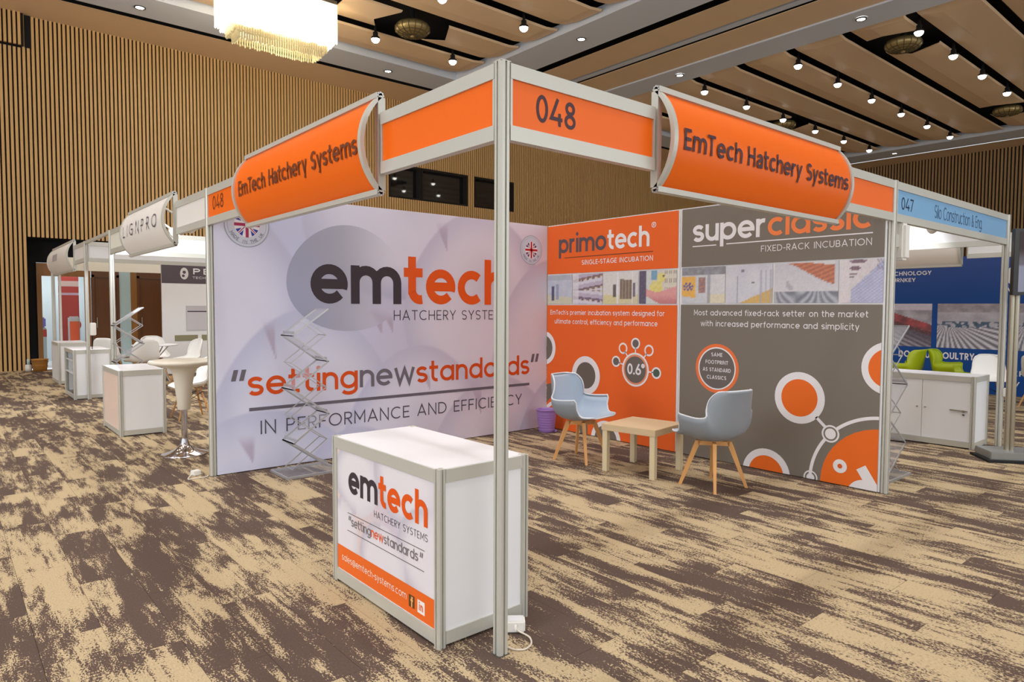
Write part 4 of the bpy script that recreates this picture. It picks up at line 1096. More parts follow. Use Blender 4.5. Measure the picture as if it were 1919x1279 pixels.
for x0_ in (cx(2.955), cx(3.65)):
    for i in range(2): k.poly([(x0_ + .014 * i, .365), (x0_ + .008 + .014 * i, .365), (x0_ + .012 + .014 * i, .388), (x0_ + .004 + .014 * i, .388)], (128, 118, 122), .002)
write(k, [('sales@emtech-systems.com', (250, 232, 214))], cx(2.875), cx(3.535), .130, .037, .11, gap=.13, d=.002)
k.build('lettering', CF, ct)
k = Ink(); k.rect(cx(3.555), .108, cx(3.605), .165, (104, 66, 30), .002); write(k, [('f', (250, 190, 120))], cx(3.572), cx(3.592), .110, .05, .2, d=.0026)
k.rect(cx(3.63), .105, cx(3.69), .165, (246, 240, 238), .002); write(k, [('in', (236, 110, 50))], cx(3.643), cx(3.677), .118, .038, .2, gap=.12, d=.0026); k.build('emblem', CF, ct)

# ---- socket with its lead
so = thing('socket_box', 'white plastic socket box with lead on the carpet behind the tall corner post', 'socket', (.19, .125, 0), math.radians(-38))
MB().box(-.045, .045, -.035, .035, .002, .055, bev=.006).build('box', M['plastic_white'], so)
MB().box(-.03, .03, -.025, .025, .055, .058, bev=.001).build('socket_face', M['white'], so)
MB().lathe([(.006, -.006), (.006, .02), (.0, .02)], 12, (0, -.035, .02)).build('cable_gland', M['plastic_white'], so)
def spline(pts, n=10):
    P = [Vector(p) for p in pts]; out = []
    for i in range(len(P) - 1):
        a = P[max(i - 1, 0)]; b = P[i]; c = P[i + 1]; d = P[min(i + 2, len(P) - 1)]
        for t in [j / n for j in range(n)]:
            out.append(.5 * ((2 * b) + (-a + c) * t + (2 * a - 5 * b + 4 * c - d) * t * t + (-a + 3 * b - 3 * c + d) * t ** 3))
    return out + [P[-1]]
inv = Matrix.Rotation(math.radians(38), 4, 'Z') @ Matrix.Translation((-.19, -.125, 0))
cp_ = [inv @ Vector(p) for p in ((.172, .098, .022), (.178, .082, .012), (.190, .055, .005), (.185, .015, .005), (.150, -.03, .005), (.098, -.045, .005), (.062, -.015, .005), (.05, .03, .005), (.052, .07, .005))]
MB().tube(spline(cp_), .0042, 8).build('lead', M['cable'], so)

# ---- side table
tb = thing('side_table', 'small square birch side table between the two grey chairs', 'table', (3.11, 1.75, 0), math.radians(9))
MB().box(-.275, .275, -.275, .275, .377, .435, bev=.003).build('tabletop', M['birch'], tb)
for sx_ in (-1, 1):
    for sy_ in (-1, 1):
        MB().box(sx_ * .2425 - .025, sx_ * .2425 + .025, sy_ * .2425 - .025, sy_ * .2425 + .025, 0, .377, bev=.002).build('leg', M['birch_leg'], tb)

# ---- shell chairs
def interp(tab, t):
    for i in range(len(tab) - 1):
        if t <= tab[i + 1][0]:
            a, b = tab[i], tab[i + 1]; q = (t - a[0]) / (b[0] - a[0]); q = q * q * (3 - 2 * q) if False else q
            return tuple(a[j] + (b[j] - a[j]) * q for j in range(1, len(a)))
    return tab[-1][1:]
def crv(tab, t):
    """smooth interpolation through a table"""
    n = len(tab)
    for i in range(n - 1):
        if t <= tab[i + 1][0] or i == n - 2:
            p0 = tab[max(i - 1, 0)]; p1 = tab[i]; p2 = tab[i + 1]; p3 = tab[min(i + 2, n - 1)]
            q = (t - p1[0]) / (p2[0] - p1[0]); out = []
            for j in range(1, len(p1)):
                m1 = (p2[j] - p0[j]) / max(1e-6, p2[0] - p0[0]) * (p2[0] - p1[0]); m2 = (p3[j] - p1[j]) / max(1e-6, p3[0] - p1[0]) * (p2[0] - p1[0])
                h00 = 2 * q ** 3 - 3 * q * q + 1; h10 = q ** 3 - 2 * q * q + q; h01 = -2 * q ** 3 + 3 * q * q; h11 = q ** 3 - q * q
                out.append(h00 * p1[j] + h10 * m1 + h01 * p2[j] + h11 * m2)
            return tuple(out)
ARMCH = dict(prof=[(0, -.282, .446, .165, .0, .012), (.05, -.272, .450, .205, .006, .01), (.12, -.225, .440, .238, .016, .0), (.20, -.155, .418, .25, .05, .0), (.245, -.115, .408, .272, .14, -.01), (.275, -.085, .402, .288, .212, -.045), (.33, -.045, .398, .296, .215, -.03), (.43, .04, .396, .298, .208, .0), (.54, .125, .412, .29, .195, .0), (.63, .18, .46, .272, .165, -.02), (.72, .212, .55, .256, .13, -.065), (.84, .245, .68, .23, .085, -.085), (.94, .272, .785, .19, .035, -.065), (1, .288, .83, .15, -.005, -.045)])
SIDECH = dict(prof=[(0, -.235, .430, .17, .0, .0), (.08, -.21, .440, .20, .005, .0), (.2, -.14, .435, .225, .03, .0), (.35, -.02, .425, .235, .06, .0), (.5, .10, .43, .235, .075, .0), (.6, .16, .47, .225, .07, -.02), (.7, .19, .55, .215, .04, -.05), (.84, .22, .67, .20, .02, -.055), (.94, .24, .76, .17, .0, -.045), (1, .25, .80, .12, -.015, -.03)])
def shell_pt(tab, u, v, off=0.0):
    y, z, hw, az, fy = crv(tab, v)
    s = abs(u)
    k_ = s ** 2.6
    xx = math.copysign(math.sin(min(1, s) * PI / 2 * .92) / math.sin(PI / 2 * .92), u) if u else 0
    return Vector((xx * hw, y + fy * k_, z + az * k_ + off))
def shell_chair(name, label, cat, tab, shell_m, pad_m, rim_m, legs='wood', loc=(0, 0, 0), rz=0.0, NU=22, NV=34, group=None):
    t = thing(name, label, cat, loc, rz, group)
    tb_ = tab['prof']
    def surf(u0, u1, v0, v1, off, nu, nv):
        P = [[shell_pt(tb_, u0 + (u1 - u0) * i / nu, v0 + (v1 - v0) * j / nv) for i in range(nu + 1)] for j in range(nv + 1)]
        Nn = [[None] * (nu + 1) for _ in range(nv + 1)]
        for j in range(nv + 1):
            for i in range(nu + 1):
                a = P[j][min(i + 1, nu)] - P[j][max(i - 1, 0)]; b = P[min(j + 1, nv)][i] - P[max(j - 1, 0)][i]
                q = a.cross(b); Nn[j][i] = q.normalized() if q.length > 1e-9 else Vector((0, 0, 1))
        return P, Nn
    def sheet(u0, u1, v0, v1, o_top, o_bot, nu, nv):
        P, Nn = surf(u0, u1, v0, v1, 0, nu, nv)
        vs = [P[j][i] + Nn[j][i] * o_top for j in range(nv + 1) for i in range(nu + 1)] + [P[j][i] + Nn[j][i] * o_bot for j in range(nv + 1) for i in range(nu + 1)]
        n1 = nu + 1; K = n1 * (nv + 1); fs_ = []
        for j in range(nv):
            for i in range(nu):
                a = j * n1 + i
                fs_.append((a, a + 1, a + n1 + 1, a + n1)); fs_.append((K + a, K + a + n1, K + a + n1 + 1, K + a + 1))
        for i in range(nu): fs_.append((i, K + i, K + i + 1, i + 1)); a = nv * n1 + i; fs_.append((a, a + 1, K + a + 1, K + a))
        for j in range(nv): a = j * n1; fs_.append((a, a + n1, K + a + n1, K + a)); a += nu; fs_.append((a, K + a, K + a + n1, a + n1))
        return MB().add(vs, fs_, None, True), P
    mb, P = sheet(-1, 1, 0, 1, 0.0, -.007, NU, NV)
    mb.build('shell', shell_m, t)
    if pad_m:
        mb, _ = sheet(-.96, .96, .03, .975, .007, .001, NU, NV); mb.build('seat_pad', pad_m, t)
    edge = [P[0][i] for i in range(NU + 1)] + [P[j][NU] for j in range(1, NV + 1)] + [P[NV][i] for i in range(NU - 1, -1, -1)] + [P[j][0] for j in range(NV - 1, -1, -1)]
    if rim_m: MB().tube(edge, .008, 6, cap=False).build('rim', rim_m, t)
    if legs == 'wood':
        fr_ = MB()
        for a in (45, 135):
            c_, s_ = math.cos(math.radians(a)), math.sin(math.radians(a))
            fr_.bar((-.125 * c_, -.125 * s_ - .0, .362), (.125 * c_, .125 * s_, .362), .03, .036)
        fr_.box(-.05, .05, -.05, .05, .37, .395)
        fr_.build('leg_frame', M['beech'], t)
        for sx_ in (-1, 1):
            for sy_ in (-1, 1):
                a = Vector((sx_ * .088, sy_ * .088, .382)); b = Vector((sx_ * .19, sy_ * .19, 0))
                dirv = Vector((sx_, sy_, 0)).normalized(); per = Vector((-dirv.y, dirv.x, 0))
                vs = []
                for p, wa, wb in ((a, .021, .015), (a + (b - a) * .12, .022, .015), (b, .013, .011)):
                    vs += [p + dirv * i * wa + per * j * wb for i, j in ((-1, -1), (1, -1), (1, 1), (-1, 1))]
                fs_ = [(3, 2, 1, 0), (8, 9, 10, 11)] + [(q + j, q + (j + 1) % 4, q + 4 + (j + 1) % 4, q + 4 + j) for q in (0, 4) for j in range(4)]
                MB().add(vs, fs_).build('leg', M['beech'], t)
    else:
        for sx_ in (-1, 1):
            for sy_ in (-1, 1):
                MB().tube([(sx_ * .09, sy_ * .09, .415), (sx_ * .12, sy_ * .12, .3), (sx_ * .20, sy_ * .20, 0)], [.013, .013, .010], 8).build('leg', M['beech'], t)
        br = MB()
        for p, q in (((-1, -1), (1, 1)), ((-1, 1), (1, -1)), ((1, 1), (1, -1)), ((-1, 1), (-1, -1))):
            br.tube([(p[0] * .12, p[1] * .12, .36), (q[0] * .16, q[1] * .16, .2)], .004, 6)
        br.build('wire_brace', M['black'], t)
    return t
shell_chair('armchair', 'grey shell armchair with beech legs left of the birch table, seat facing it', 'chair', ARMCH, M['shell_grey'], M['pad_blue'], M['rim'], loc=(3.0, 2.43, 0), rz=math.radians(10))
shell_chair('armchair', 'grey shell armchair right of the birch table, its side turned to the camera', 'chair', ARMCH, M['shell_grey'], M['pad_blue'], M['rim'], loc=(3.13, 1.02, 0), rz=math.radians(172))

# ---- bin
bn = thing('waste_bin', 'lilac plastic waste bin in the corner of the orange booth', 'bin', (3.74, 3.72, 0), math.radians(-130))
pf = [(0, .004), (.088, .0), (.092, .02)]
for i in range(7):
    z = .03 + i * .03; pf += [(.093 + z * .11, z), (.0955 + z * .11, z + .012), (.0925 + z * .115, z + .024)]
pf += [(.122, .26), (.132, .268), (.134, .275), (.126, .278), (.118, .26), (.09, .02), (0, .012)]
MB().lathe(pf, 32).build('body', M['purple'], bn)
MB().box(-.035, .035, .09, .125, .004, .03, bev=.006).build('pedal', M['purple'], bn)
MB().box(-.022, .022, .088, .1, .045, .062, bev=.004).build('slot', M['purple_dark'], bn)

# ---- zigzag brochure stands
def zigzag(label, loc, rz, levels, hgt, amp, wid, z0=.06, start=1, base=(.25, .19), flip_top=False):
    """levels of A4 trays on crossing arms; u = x, width = y"""
    t = thing('brochure_stand', label, 'brochure stand', loc, rz)
    MB().box(-base[0], base[0], -base[1], base[1], .004, .018).build('base_plate', M['acrylic'], t)
    e = MB()
    for a, b in (((-base[0], -base[1]), (base[0], -base[1])), ((base[0], -base[1]), (base[0], base[1])), ((base[0], base[1]), (-base[0], base[1])), ((-base[0], base[1]), (-base[0], -base[1]))):
        e.bar((a[0], a[1], .01), (b[0], b[1], .01), .014, .02)
    e.build('base_frame', M['frame_silver'], t)
    hw = wid / 2
    for k_ in range(levels):
        za = z0 + k_ * hgt; zb = za + hgt; s = start if k_ % 2 == 0 else -start
        # tray diagonal runs from (-s*amp,za)?? to (s*amp, zb)
        xa, xb = -s * amp, s * amp
        A = Vector((xa, 0, za)); B = Vector((xb, 0, zb)); dr = (B - A).normalized(); nn = Vector((-dr.z, 0, dr.x))
        tr = MB(); q = [A + Vector((0, -hw, 0)), A + Vector((0, hw, 0)), B + Vector((0, hw, 0)), B + Vector((0, -hw, 0))]
        tr.add(q + [p - nn * .003 for p in q], [(0, 1, 2, 3), (7, 6, 5, 4), (0, 3, 7, 4), (1, 5, 6, 2), (0, 4, 5, 1), (3, 2, 6, 7)])
        ty = tr.build('tray', M['acrylic'], t)
        f_ = MB()
        for yy in (-hw, hw): f_.bar(A + Vector((0, yy, 0)), B + Vector((0, yy, 0)), .006, .014)
        for P_ in (A, B): f_.bar(P_ + Vector((0, -hw, 0)), P_ + Vector((0, hw, 0)), .012, .007)
        lo = A if A.z < B.z else B
        f_.bar(lo + Vector((0, -hw, .016)) + dr * .02, lo + Vector((0, hw, .016)) + dr * .02, .004, .022)
        f_.build('tray_frame', M['frame_silver'], ty)
        hs = 1.0
        a_ = MB()
        iw = hw * .62
        top = k_ == levels - 1
        C0 = Vector((s * amp, 0, za)); C1 = Vector((-s * amp, 0, zb)) if not top else Vector((0, 0, za + hgt / 2))
        for yy in (-iw, iw): a_.bar(C0 + Vector((0, yy, 0)), C1 + Vector((0, yy, 0)), .006, .008)
        a_.bar(C0 + Vector((0, -iw, 0)), C0 + Vector((0, iw, 0)), .006, .008)
        a_.build('scissor_arm', M['frame_silver'], t)
    return t
zigzag('silver zigzag brochure stand with empty trays, in front of the egg-print wall', (.70, 3.64, 0), 0, 6, .236, .165, .25, z0=.055, start=-1)
zigzag('silver zigzag brochure stand in the blue booth, just right of the grey banner', (4.61, .27, 0), 0, 5, .262, .20, .25, z0=.03, start=1, base=(.24, .16))

# ================================================================== NEIGHBOURING BOOTHS, LEFT
FW = M['fascia_white']
booth_post(0, 8.3, 'white-grey booth post behind the nearest plain white counter', a=.06)
booth_post(0, 10.35, 'thin booth post in front of the counter with open shelves', a=.05)
booth_post(0, 14.4, 'farthest thin booth post at the left, beside the smallest curved sign', a=.06)
fascia(LFS, -.97, -.03, 'off-white fascia board left of the orange 048 board', FW)
def dots(k): pass
curved_sign(LFS, -3.05, -1.05, 'white curved sign with thin spaced letters, left of the orange booth', FW, [('L I G N P R O', (84, 76, 92))], (-2.92, -1.30), 2.285, .135, .10)
fascia(LFS, -4.27, -3.08, 'short off-white fascia board left of the white lettered curved sign', M['cream'])
tr = thing('tie_rail', 'bare aluminium tie rail between two white booths at the left', 'rail', (0, 8.33, 2.46)); MB().box(-.02, .02, 0, 1.99, 0, .04).build('rail', M['alu'], tr)
fascia(LFS, -7.4, -6.38, 'small off-white fascia board right of the smallest curved sign', FW)
def greysq(k): k.rect(-9.35, 2.32, -8.75, 2.44, (176, 172, 172), .007)
curved_sign(LFS, -10.1, -7.45, 'smallest and farthest curved sign, white with a grey square, at the left', FW, extra=greysq)
S1 = Side((0, 8.3, 0), (1, 0, 0), (0, -1, 0)); fascia(S1, .04, 3.9, 'brightly lit white cross fascia behind the lettered curved sign', M['panel_white'])
S2 = Side((0, 10.35, 0), (1, 0, 0), (0, -1, 0)); fascia(S2, .03, 3.9, 'lavender-shaded cross fascia of the booth behind', M['panel_white'])
MB_ = thing('display_wall', 'cream header panel over the doors at the back of the left booths', 'display wall', (.05, 14.0, 0))
MB().box(0, 1.86, 0, .04, 2.2, 2.46).build('header_panel', M['cream'], MB_)
MB().box(0, .04, 0, .04, 0, 2.2).build('upright', M['alu'], MB_)
pw = thing('display_wall', 'white display wall with dark header band and egg emblem, behind the white chairs', 'display wall', (0, 0, 0))
MB().box(1.92, 5.9, 14.0, 14.05, .005, 2.48).build('wall_board', M['panel_white'], pw)
PF = Frame((0, 13.999, 0), (1, 0, 0), (0, -1, 0))
k = Ink(); k.rect(1.92, 1.99, 5.9, 2.46, (92, 82, 90), .002)
k.disc(2.38, 2.21, .085, (224, 220, 222), .004, ry=.13); k.disc(2.38, 2.24, .035, (92, 82, 90), .005); k.disc(2.36, 2.16, .03, (92, 82, 90), .005)
write(k, [('PETERSIME', WHITE)], 2.55, 4.4, 2.20, .13, .2, d=.004); write(k, [('TECHNOLOGY AND HATCHERY', WHITE)], 2.55, 4.2, 2.10, .05, .14, d=.004)
k.rect(2.40, .94, 2.90, 1.5, (196, 194, 200), .002); k.rect(2.42, .96, 2.90, 1.36, (206, 204, 210), .004); k.rect(2.43, 1.36, 2.90, 1.385, (70, 66, 74), .005)
k.rect(2.16, .72, 2.64, .85, (146, 142, 112), .003); k.rect(2.72, .72, 3.2, .85, (146, 142, 112), .003)
k.poly([(2.42, .40), (2.68, .40), (2.66, .56), (2.56, .70), (2.46, .56)], (236, 176, 100), .003)
k.build('artwork', PF, pw)
# arm spotlights of the booths, and two unseen ones added in the blue booth
def arm_lamp(loc, aim, label, up=.09):
    t = thing('arm_spotlight', label, 'spotlight', loc)
    a = Vector(aim).normalized()
    MB().tube([(-loc[0] + .012, 0, up), (-.12, 0, .12), (0, 0, .04)] if up is not None else [(0, -loc[1] + .02, .1), (0, -.12, .12), (0, 0, .04)], .012, 8).build('arm', M['plastic_white'], t)
    b = Vector((0, 0, .02)); e = b + a * .11
    MB().tube([b - a * .03, b, e], [.025, .045, .055], 14).build('lamp_head', M['plastic_white'], t)
    MB().tube([e, e + a * .004], .05, 14).build('lamp_face', M['booth_lamp'], t)
    l = bpy.data.lights.new('booth_bulb', 'SPOT'); l.energy = BOOTH_W; l.spot_size = math.radians(120); l.spot_blend = .8; l.shadow_soft_size = .04; l.color = (.92, .95, 1)
    o = bpy.data.objects.new('booth_bulb', l); COL.objects.link(o); o.parent = t; o.location = e + a * .03; o.rotation_mode = 'QUATERNION'; o.rotation_quaternion = a.to_track_quat('-Z', 'Y')
arm_lamp((.32, 5.85, 2.36), (.5, .8, -.25), 'small lit arm spotlight just right of the white lettered curved sign', .235)
arm_lamp((.34, 6.6, 2.36), (.5, .8, -.2), 'small lit arm spotlight behind the white lettered curved sign', .235)
arm_lamp((.32, 4.6, 2.36), (.7, .5, -.5), 'small lit arm spotlight beneath the off-white fascia board')
arm_lamp((4.9, .36, 2.34), (.3, .9, -.15), 'unseen arm spotlight added inside the blue booth behind its fascia board', None)  # this lamp and the next are added to brighten the blue booth
arm_lamp((6.1, .36, 2.34), (.5, .8, -.3), 'second unseen arm spotlight added inside the blue booth, nearer its side fascia', None)
arm_lamp((.32, 10.9, 2.30), (-.3, -.6, -.5), 'small lit arm spotlight by the thin post, right of the smallest sign')
# counters
c1 = counter(-.27, .22, 6.5, 7.5, .755, 'plain white counter nearest the bar table, its side faintly pink', front=mat('pale_pink_print', (240, 214, 200), .4))
c2 = counter(-.20, .34, 10.42, 11.4, .79, 'white counter with open grey shelves behind the thin post', panels=('left',))
MB().box(.01, .20, .04, .94, .40, .415).build('shelf', M['panel_white'], c2); MB().box(.02, .20, .04, .94, .60, .612).build('shelf', M['panel_white'], c2)
MB().box(.20, .21, .04, .94, .07, .72).build('inner_panel', mat('shelf_taupe', (74, 64, 56), .7), c2)
c3 = counter(-.10, .40, 13.05, 14.0, .79, 'farthest white counter at the left, in front of the bright doorway')
# bar table
bt = thing('bar_table', 'cream moulded bar table with chrome trumpet foot beside the egg-print wall', 'table', (.06, 5.12, 0))
MB().lathe([(0, .952), (.28, .952), (.312, .946), (.32, .932), (.312, .918), (.25, .90), (.17, .885), (.125, .86), (.10, .81), (.085, .72), (.07, .58), (.06, .46), (.055, .45), (0, .45)], 40).build('table_funnel', M['stool'], bt)
MB().lathe([(.057, .45), (.057, .47)], 20).lathe([(.03, .10), (.03, .46)], 20).build('pole', M['chrome'], bt)
MB().lathe([(.032, .16), (.036, .12), (.05, .09), (.09, .055), (.15, .028), (.21, .012), (.222, .006), (.222, 0), (0, 0)], 40).build('trumpet_foot', M['chrome'], bt)
so2 = thing('socket_box', 'small white socket box with lead at the foot of the egg-print wall post', 'socket', (-.11, 4.12, 0), .3)
MB().box(-.035, .035, -.03, .03, 0.001, .045, bev=.005).build('box', M['plastic_white'], so2)
MB().tube(spline([(-.035, 0, .015), (-.08, -.03, .006), (-.13, -.10, .005), (-.07, -.12, .005), (-.0, -.14, .005), (.04, -.12, .005)]), .005, 8).build('lead', M['cable'], so2)
zigzag('white-silver zigzag brochure stand behind the nearest plain white counter', (.12, 8.02, 0), math.radians(0), 6, .24, .17, .25, z0=.03, start=-1)
# white shell chairs and the table
for n, (x, y, rz, lb) in enumerate(((.74, 7.45, -90, 'white shell chair showing its seat behind the bar table'), (1.02, 11.62, 190, 'white shell chair with its back to the camera, left of the round table'),
                                     (1.5, 12.85, 0, 'white shell chair on the far side of the round table, facing the camera'), (1.65, 11.2, -80, 'white shell chair in side view right of the round table'), (.72, 12.75, 140, 'white shell chair mostly hidden behind the zigzag stand'))):
    if n == 0: pc = shell_chair('shell_chair', lb, 'chair', SIDECH, M['shell_white'], None, M['shell_white'], legs='rod', loc=(x, y, 0), rz=math.radians(rz), NU=14, NV=20)
    else:
        cc = copy_tree(pc, (x, y, 0), math.radians(rz), lb); cc.scale = (1.1, 1.1, 1.1)
rt = thing('round_table', 'round white table on splayed metal struts among the white chairs', 'table', (1.35, 12.1, 0))
MB().lathe([(0, .735), (.38, .735), (.4, .745), (.4, .755), (.385, .76), (0, .76)], 36).build('tabletop', M['white'], rt)
st = MB()
for i in range(4):
    an = PI / 4 + i * PI / 2; st.tube([(.04 * math.cos(an), .04 * math.sin(an), .5), (.26 * math.cos(an), .26 * math.sin(an), .735)], .011, 8)
    st.tube([(.04 * math.cos(an), .04 * math.sin(an), .5), (.3 * math.cos(an), .3 * math.sin(an), 0)], .013, 8)
st.build('struts', M['frame_silver'], rt)
MB().lathe([(0, .46), (.06, .47), (.06, .53), (0, .54)], 16).build('hub', M['black'], rt)
# small things by the doorway
wb = thing('wicker_basket', 'brown wicker waste basket at the foot of the black recess', 'basket', (-.06, 16.55, 0))
MB().lathe([(0, .0), (.13, .0), (.145, .12), (.16, .25), (.168, .255), (.168, .275), (.155, .275), (.14, .1), (.12, .02), (0, .02)], 22).build('body', M['wicker'], wb)
MB().lathe([(.163, .20), (.167, .21), (.164, .22)], 22).lathe([(.150, .1), (.154, .11), (.152, .12)], 22).build('band', M['wood_mid'], wb)
jr = thing('white_pot', 'small white pot beside the wicker basket at the slatted wall', 'pot', (-.27, 16.62, 0))
MB().lathe([(0, 0), (.06, 0), (.07, .05), (.065, .13), (.05, .15), (0, .15)], 18).build('body', M['plastic_white'], jr)
MB().lathe([(0, .15), (.03, .15), (.03, .27), (0, .28)], 12).build('neck', M['glass_blue'], jr)
rb = thing('roll_up_banner', 'tall red roll-up banner in the bright room behind the left booths', 'banner', (.76, 18.4, 0))
MB().box(-.22, .22, -.01, .01, .06, 2.28).build('banner_sheet', M['red_print'], rb); MB().box(-.26, .26, -.06, .06, 0, .06).build('banner_base', M['frame_silver'], rb)
kf = Frame((.62, 18.388, 0), (1, 0, 0), (0, -1, 0)); k = Ink()
k.rect(-.22, 1.98, .22, 2.12, (232, 200, 190), .001); k.rect(-.22, 1.76, .22, 1.82, (222, 190, 206), .001); k.rect(-.22, .06, .22, .5, (226, 40, 34), .001); k.disc(.1, 1.0, .16, (236, 96, 60), .002)
k.build('banner_print', Frame((0, -.012, 0), (1, 0, 0), (0, -1, 0)), rb)
rd = thing('red_dispenser', 'orange-red box unit with pale frame in front of the red banner', 'box', (.80, 17.95, 0))
MB().box(-.12, .12, -.1, .1, 0, 1.22, bev=.03).build('body', M['rim'], rd); MB().box(-.10, .10, -.108, -.1, .35, 1.1).build('front', mat('orange_front', (244, 110, 70), .5), rd)
wbx = thing('water_cooler', 'pale blue drinks cooler with lilac and red bands at the edge of the bright doorway', 'cooler', (.12, 18.2, 0))
MB().box(-.16, .12, -.12, .12, 0, .95, bev=.02).build('body', M['glass_blue'], wbx); MB().box(-.15, .11, -.125, .11, .95, 1.2, bev=.03).build('bottle', mat('lilac_blue', (130, 136, 226), .3), wbx); MB().box(-.162, .122, -.124, .124, .72, .9).build('band', M['red_print'], wbx)
ps = thing('post_box', 'small white box fixed to the thin post above the open-shelved counter', 'box', (.055, 10.36, 1.02))
MB().box(-.03, .06, -.03, .03, 0, .2, bev=.01).build('body', M['plastic_white'], ps); MB().tube([(0, 0, 0), (0, .0, -.22)], .006, 6).build('cord', M['black'], ps)

# ================================================================== NEIGHBOURING BOOTHS, RIGHT
booth_post(7, 0, 'white booth post at the right end of the blue 047 board', a=.06)
fascia(RFS, 4.03, 6.96, 'light blue fascia board numbered 047 with a company name', M['blue_panel'], [('047', (22, 44, 76))], (4.13, 4.38), 2.29, .10, .12)
k = Ink(); write(k, [('Silo Construction & Eng.', (56, 84, 124))], 4.86, 6.15, 2.285, .115, .085, d=.0115, two=True)
fb = [o for o in COL.objects if o.get('label', '').startswith('light blue fascia')][0]; k.build('lettering', RFS.F, fb)
S3 = Side((7, 4, 0), (0, -1, 0), (-1, 0, 0)); fascia(S3, .03, 3.96, 'white side fascia of the blue booth, seen from inside', M['panel_white'])
S4 = Side((9, 4, 0), (0, -1, 0), (-1, 0, 0))
fascia(S4, 3.06, 6.94, 'white fascia of the booth beyond, right of the pale curved sign', M['panel_white'])
curved_sign(S4, .9, 3.0, 'pale grey curved sign under the white side fascia of the blue booth', M['fascia_white'], [('SH', (40, 36, 44))], (2.05, 2.35), 2.31, .1, .12)
fascia(S4, .03, .88, 'white fascia of the booth beyond, hidden end beside the pale curved sign', M['panel_white'])
booth_post(9, 4.0, 'booth post at the hidden end of the pale curved sign', a=.05)
booth_post(9, -3.0, 'booth post at the right end of the white fascia beyond the screen', a=.05)
sb = thing('wall_speaker', 'white box hung behind the top of the grey banner, under the blue board', 'speaker', (4.17, .0, 1.885))
MB().box(-.06, .06, -.05, .06, 0, .295, bev=.02).build('case', M['plastic_white'], sb); MB().box(-.144, -.06, -.012, .012, .1, .2).build('bracket', M['alu'], sb)
# blue display wall
bw = thing('display_wall', 'deep blue display wall with two machine photos and white lettering', 'display wall', (0, 0, 0))
MB().box(12.0, 12.06, -3.0, 4.0, .03, 2.42).build('wall_board', M['panel_white'], bw)
BF = Frame((11.999, 4, 0), (0, -1, 0), (-1, 0, 0))
k = Ink(); k.grid(0, .03, 7, 2.42, 8, 12, lambda u, v: mixc((16, 74, 150), (52, 78, 148), sst(.5, 1, v)), .001)
write(k, [('POULTRY TECHNOLOGY', WHITE)], .35, 1.63, 2.115, .075, .18, gap=.1, d=.003); write(k, [('FEED TURNKEY', WHITE)], .62, 1.37, 1.995, .07, .18, gap=.1, d=.003)
write(k, [('DO YOUR POULTRY GEBR', WHITE)], 1.12, 2.72, .60, .12, .2, gap=.12, d=.003)
k.disc(2.86, 2.06, .10, WHITE, .003, ry=.15); k.disc(2.86, 2.15, .035, (206, 60, 60), .004); k.poly([(2.83, 2.1), (2.89, 2.1), (2.86, 1.95)], (60, 50, 60), .004)
write(k, [('VDL AGRI', WHITE)], 2.77, 3.45, 1.80, .08, .2, gap=.1, d=.003)
write(k, [('PERFECTION', WHITE)], 2.78, 3.9, .37, .09, .2, d=.003); write(k, [('by transport', WHITE)], 2.82, 3.9, .21, .09, .2, d=.003)
k.build('artwork', BF, bw)
def ph_train(u, v):
    c = mixc((196, 192, 206), (120, 112, 122), nz2(u, v, 6, 2))
    t = v + .38 * (u - .3)
    if .52 < t < .78 and v > .25: c = mixc((206, 58, 58), (60, 30, 36), nz2(u, v, 7, 5) if t > .6 else .9)
    elif t <= .52: c = mixc((66, 56, 70), (176, 170, 184), (.5 + .5 * math.sin((v + .55 * u) * 60)) * sst(.55, .1, t))
    elif v > .85: c = (204, 196, 216)
    return c
def ph_lines(u, v):
    c = mixc((150, 142, 156), (204, 202, 214), nz2(u, v, 5, 9))
    if v < .5: c = mixc((214, 212, 222), (96, 90, 104), sst(.2, .9, .5 + .5 * math.sin(math.atan2(v - .62, u - .15) * 46)))
    if .46 < v < .6 and nz2(u, v, 14, 4) > .52: c = (44, 70, 96)
    if v > .8: c = mixc((176, 166, 176), (126, 118, 128), nz2(u, v, 12, 2))
    return c
for a, b, fn in ((.75, 1.66, ph_train), (1.75, 2.80, ph_lines), (2.95, 3.9, ph_lines)):
    k = Ink(); photo(k, a, b, fn, .80, 1.59, 60, 44, .003); k.build('photo', BF, bw)
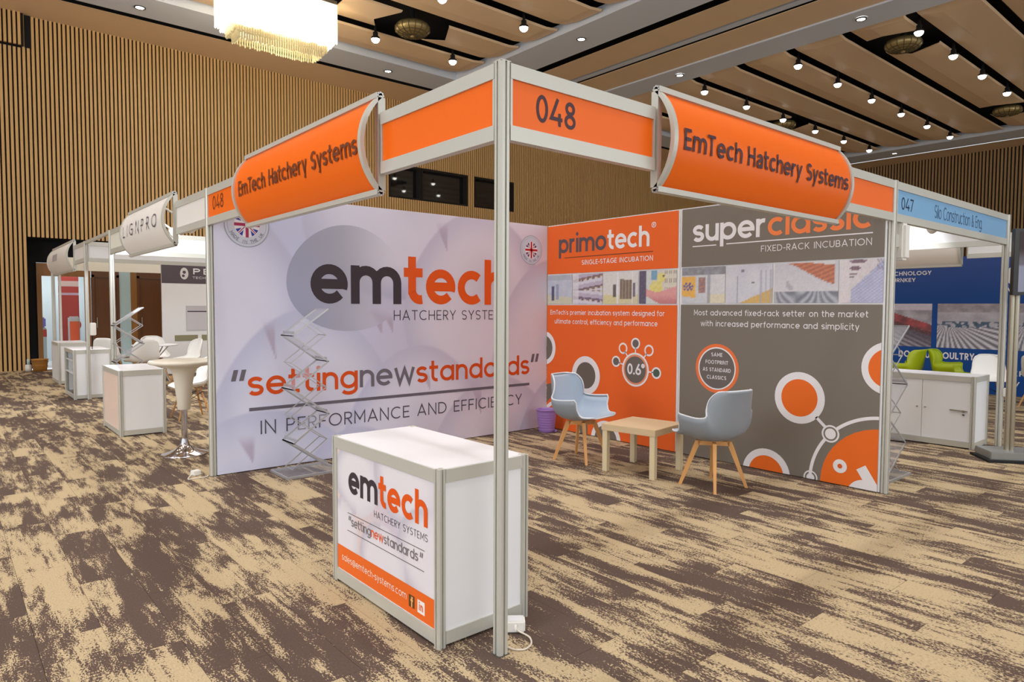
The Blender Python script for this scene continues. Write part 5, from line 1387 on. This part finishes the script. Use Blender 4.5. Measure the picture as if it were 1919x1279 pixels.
# counter with doors, seen from its back
cr = counter(6.53, 7.0, .10, 1.12, .775, 'white storage counter with two doors under the blue 047 board', panels=('left',), front=None)
MB().box(.016, .026, .045, .508, .072, .712).build('door', M['panel_white'], cr); MB().box(.016, .026, .512, .975, .072, .712).build('door', M['panel_white'], cr)
hd = MB().bar((.006, .07, .40), (.006, .235, .405), .01, .012).box(-.002, .016, .095, .115, .385, .41); hd.build('handle', M['steel'], cr)
MB().lathe([(0, 0), (.01, 0), (.01, .012), (0, .012)], 10, (.008, .105, .355)).build('lock', M['black'], cr)
for yy in (.47, .55): MB().box(.008, .016, yy, yy + .015, .40, .412).build('door_screw', M['steel'], cr)
# lime armchairs and white chairs
g1 = shell_chair('lime_armchair', 'lime green shell armchair facing left behind the white storage counter', 'chair', ARMCH, M['lime'], None, M['lime'], legs='rod', loc=(10.45, 2.2, 0), rz=math.radians(175), NU=16, NV=26)
copy_tree(g1, (10.75, 1.66, 0), math.radians(5), 'lime green shell armchair facing right behind the white storage counter')
for x, y, rz, lb in ((10.3, .95, -60, 'white shell chair behind the white booth post, right of the lime chairs'), (10.9, .45, 60, 'white shell chair partly hidden by the screen stand')): copy_tree(pc, (x, y, 0), math.radians(rz), lb)
sk = thing('socket_box', 'small white socket fixed low on the post right of the storage counter', 'socket', (7.0, -.03, .55))
MB().box(-.03, .03, -.03, 0, 0, .09, bev=.006).build('box', M['plastic_white'], sk); MB().lathe([(0, 0), (.018, 0), (.018, .006), (0, .006)], 12, (0, -.036, .045)).build('outlet', M['black'], sk)
# screen on a stand at the right edge
ZR = math.radians(-52)
tv = thing('screen_stand', 'tall dark screen on a steel column stand at the right edge', 'screen', (6.28, -.27, 0), ZR)
MB().box(-.26, .26, -.20, .20, 0, .025).build('base_plate', M['black'], tv)
MB().box(-.23, .23, -.17, .17, .025, .10, bev=.006).build('base_box', M['base_grey'], tv)
MB().tube([(-.02, 0, .10), (-.02, 0, 1.75)], .024, 16).tube([(.022, 0, .10), (.022, 0, 1.75)], .024, 16).build('column', M['steel'], tv)
MB().box(-.07, 1.0, -.11, -.05, 1.63, 2.27, bev=.004).build('screen_case', M['tv_black'], tv)
k = Ink(); k.grid(-.025, 1.66, .955, 2.24, 4, 24, lambda u, v: mixc(mixc((150, 154, 178), (112, 108, 122), sst(.42, .44, v)), (58, 48, 44), sst(.5, .75, v))); k.build('display', Frame((0, -.1105, 0), (1, 0, 0), (0, -1, 0)), tv)  # dark top fading to lavender is a reflection painted into the screen colours
MB().box(-.03, .08, -.05, -.02, 1.66, 1.9).build('bracket', M['black'], tv)
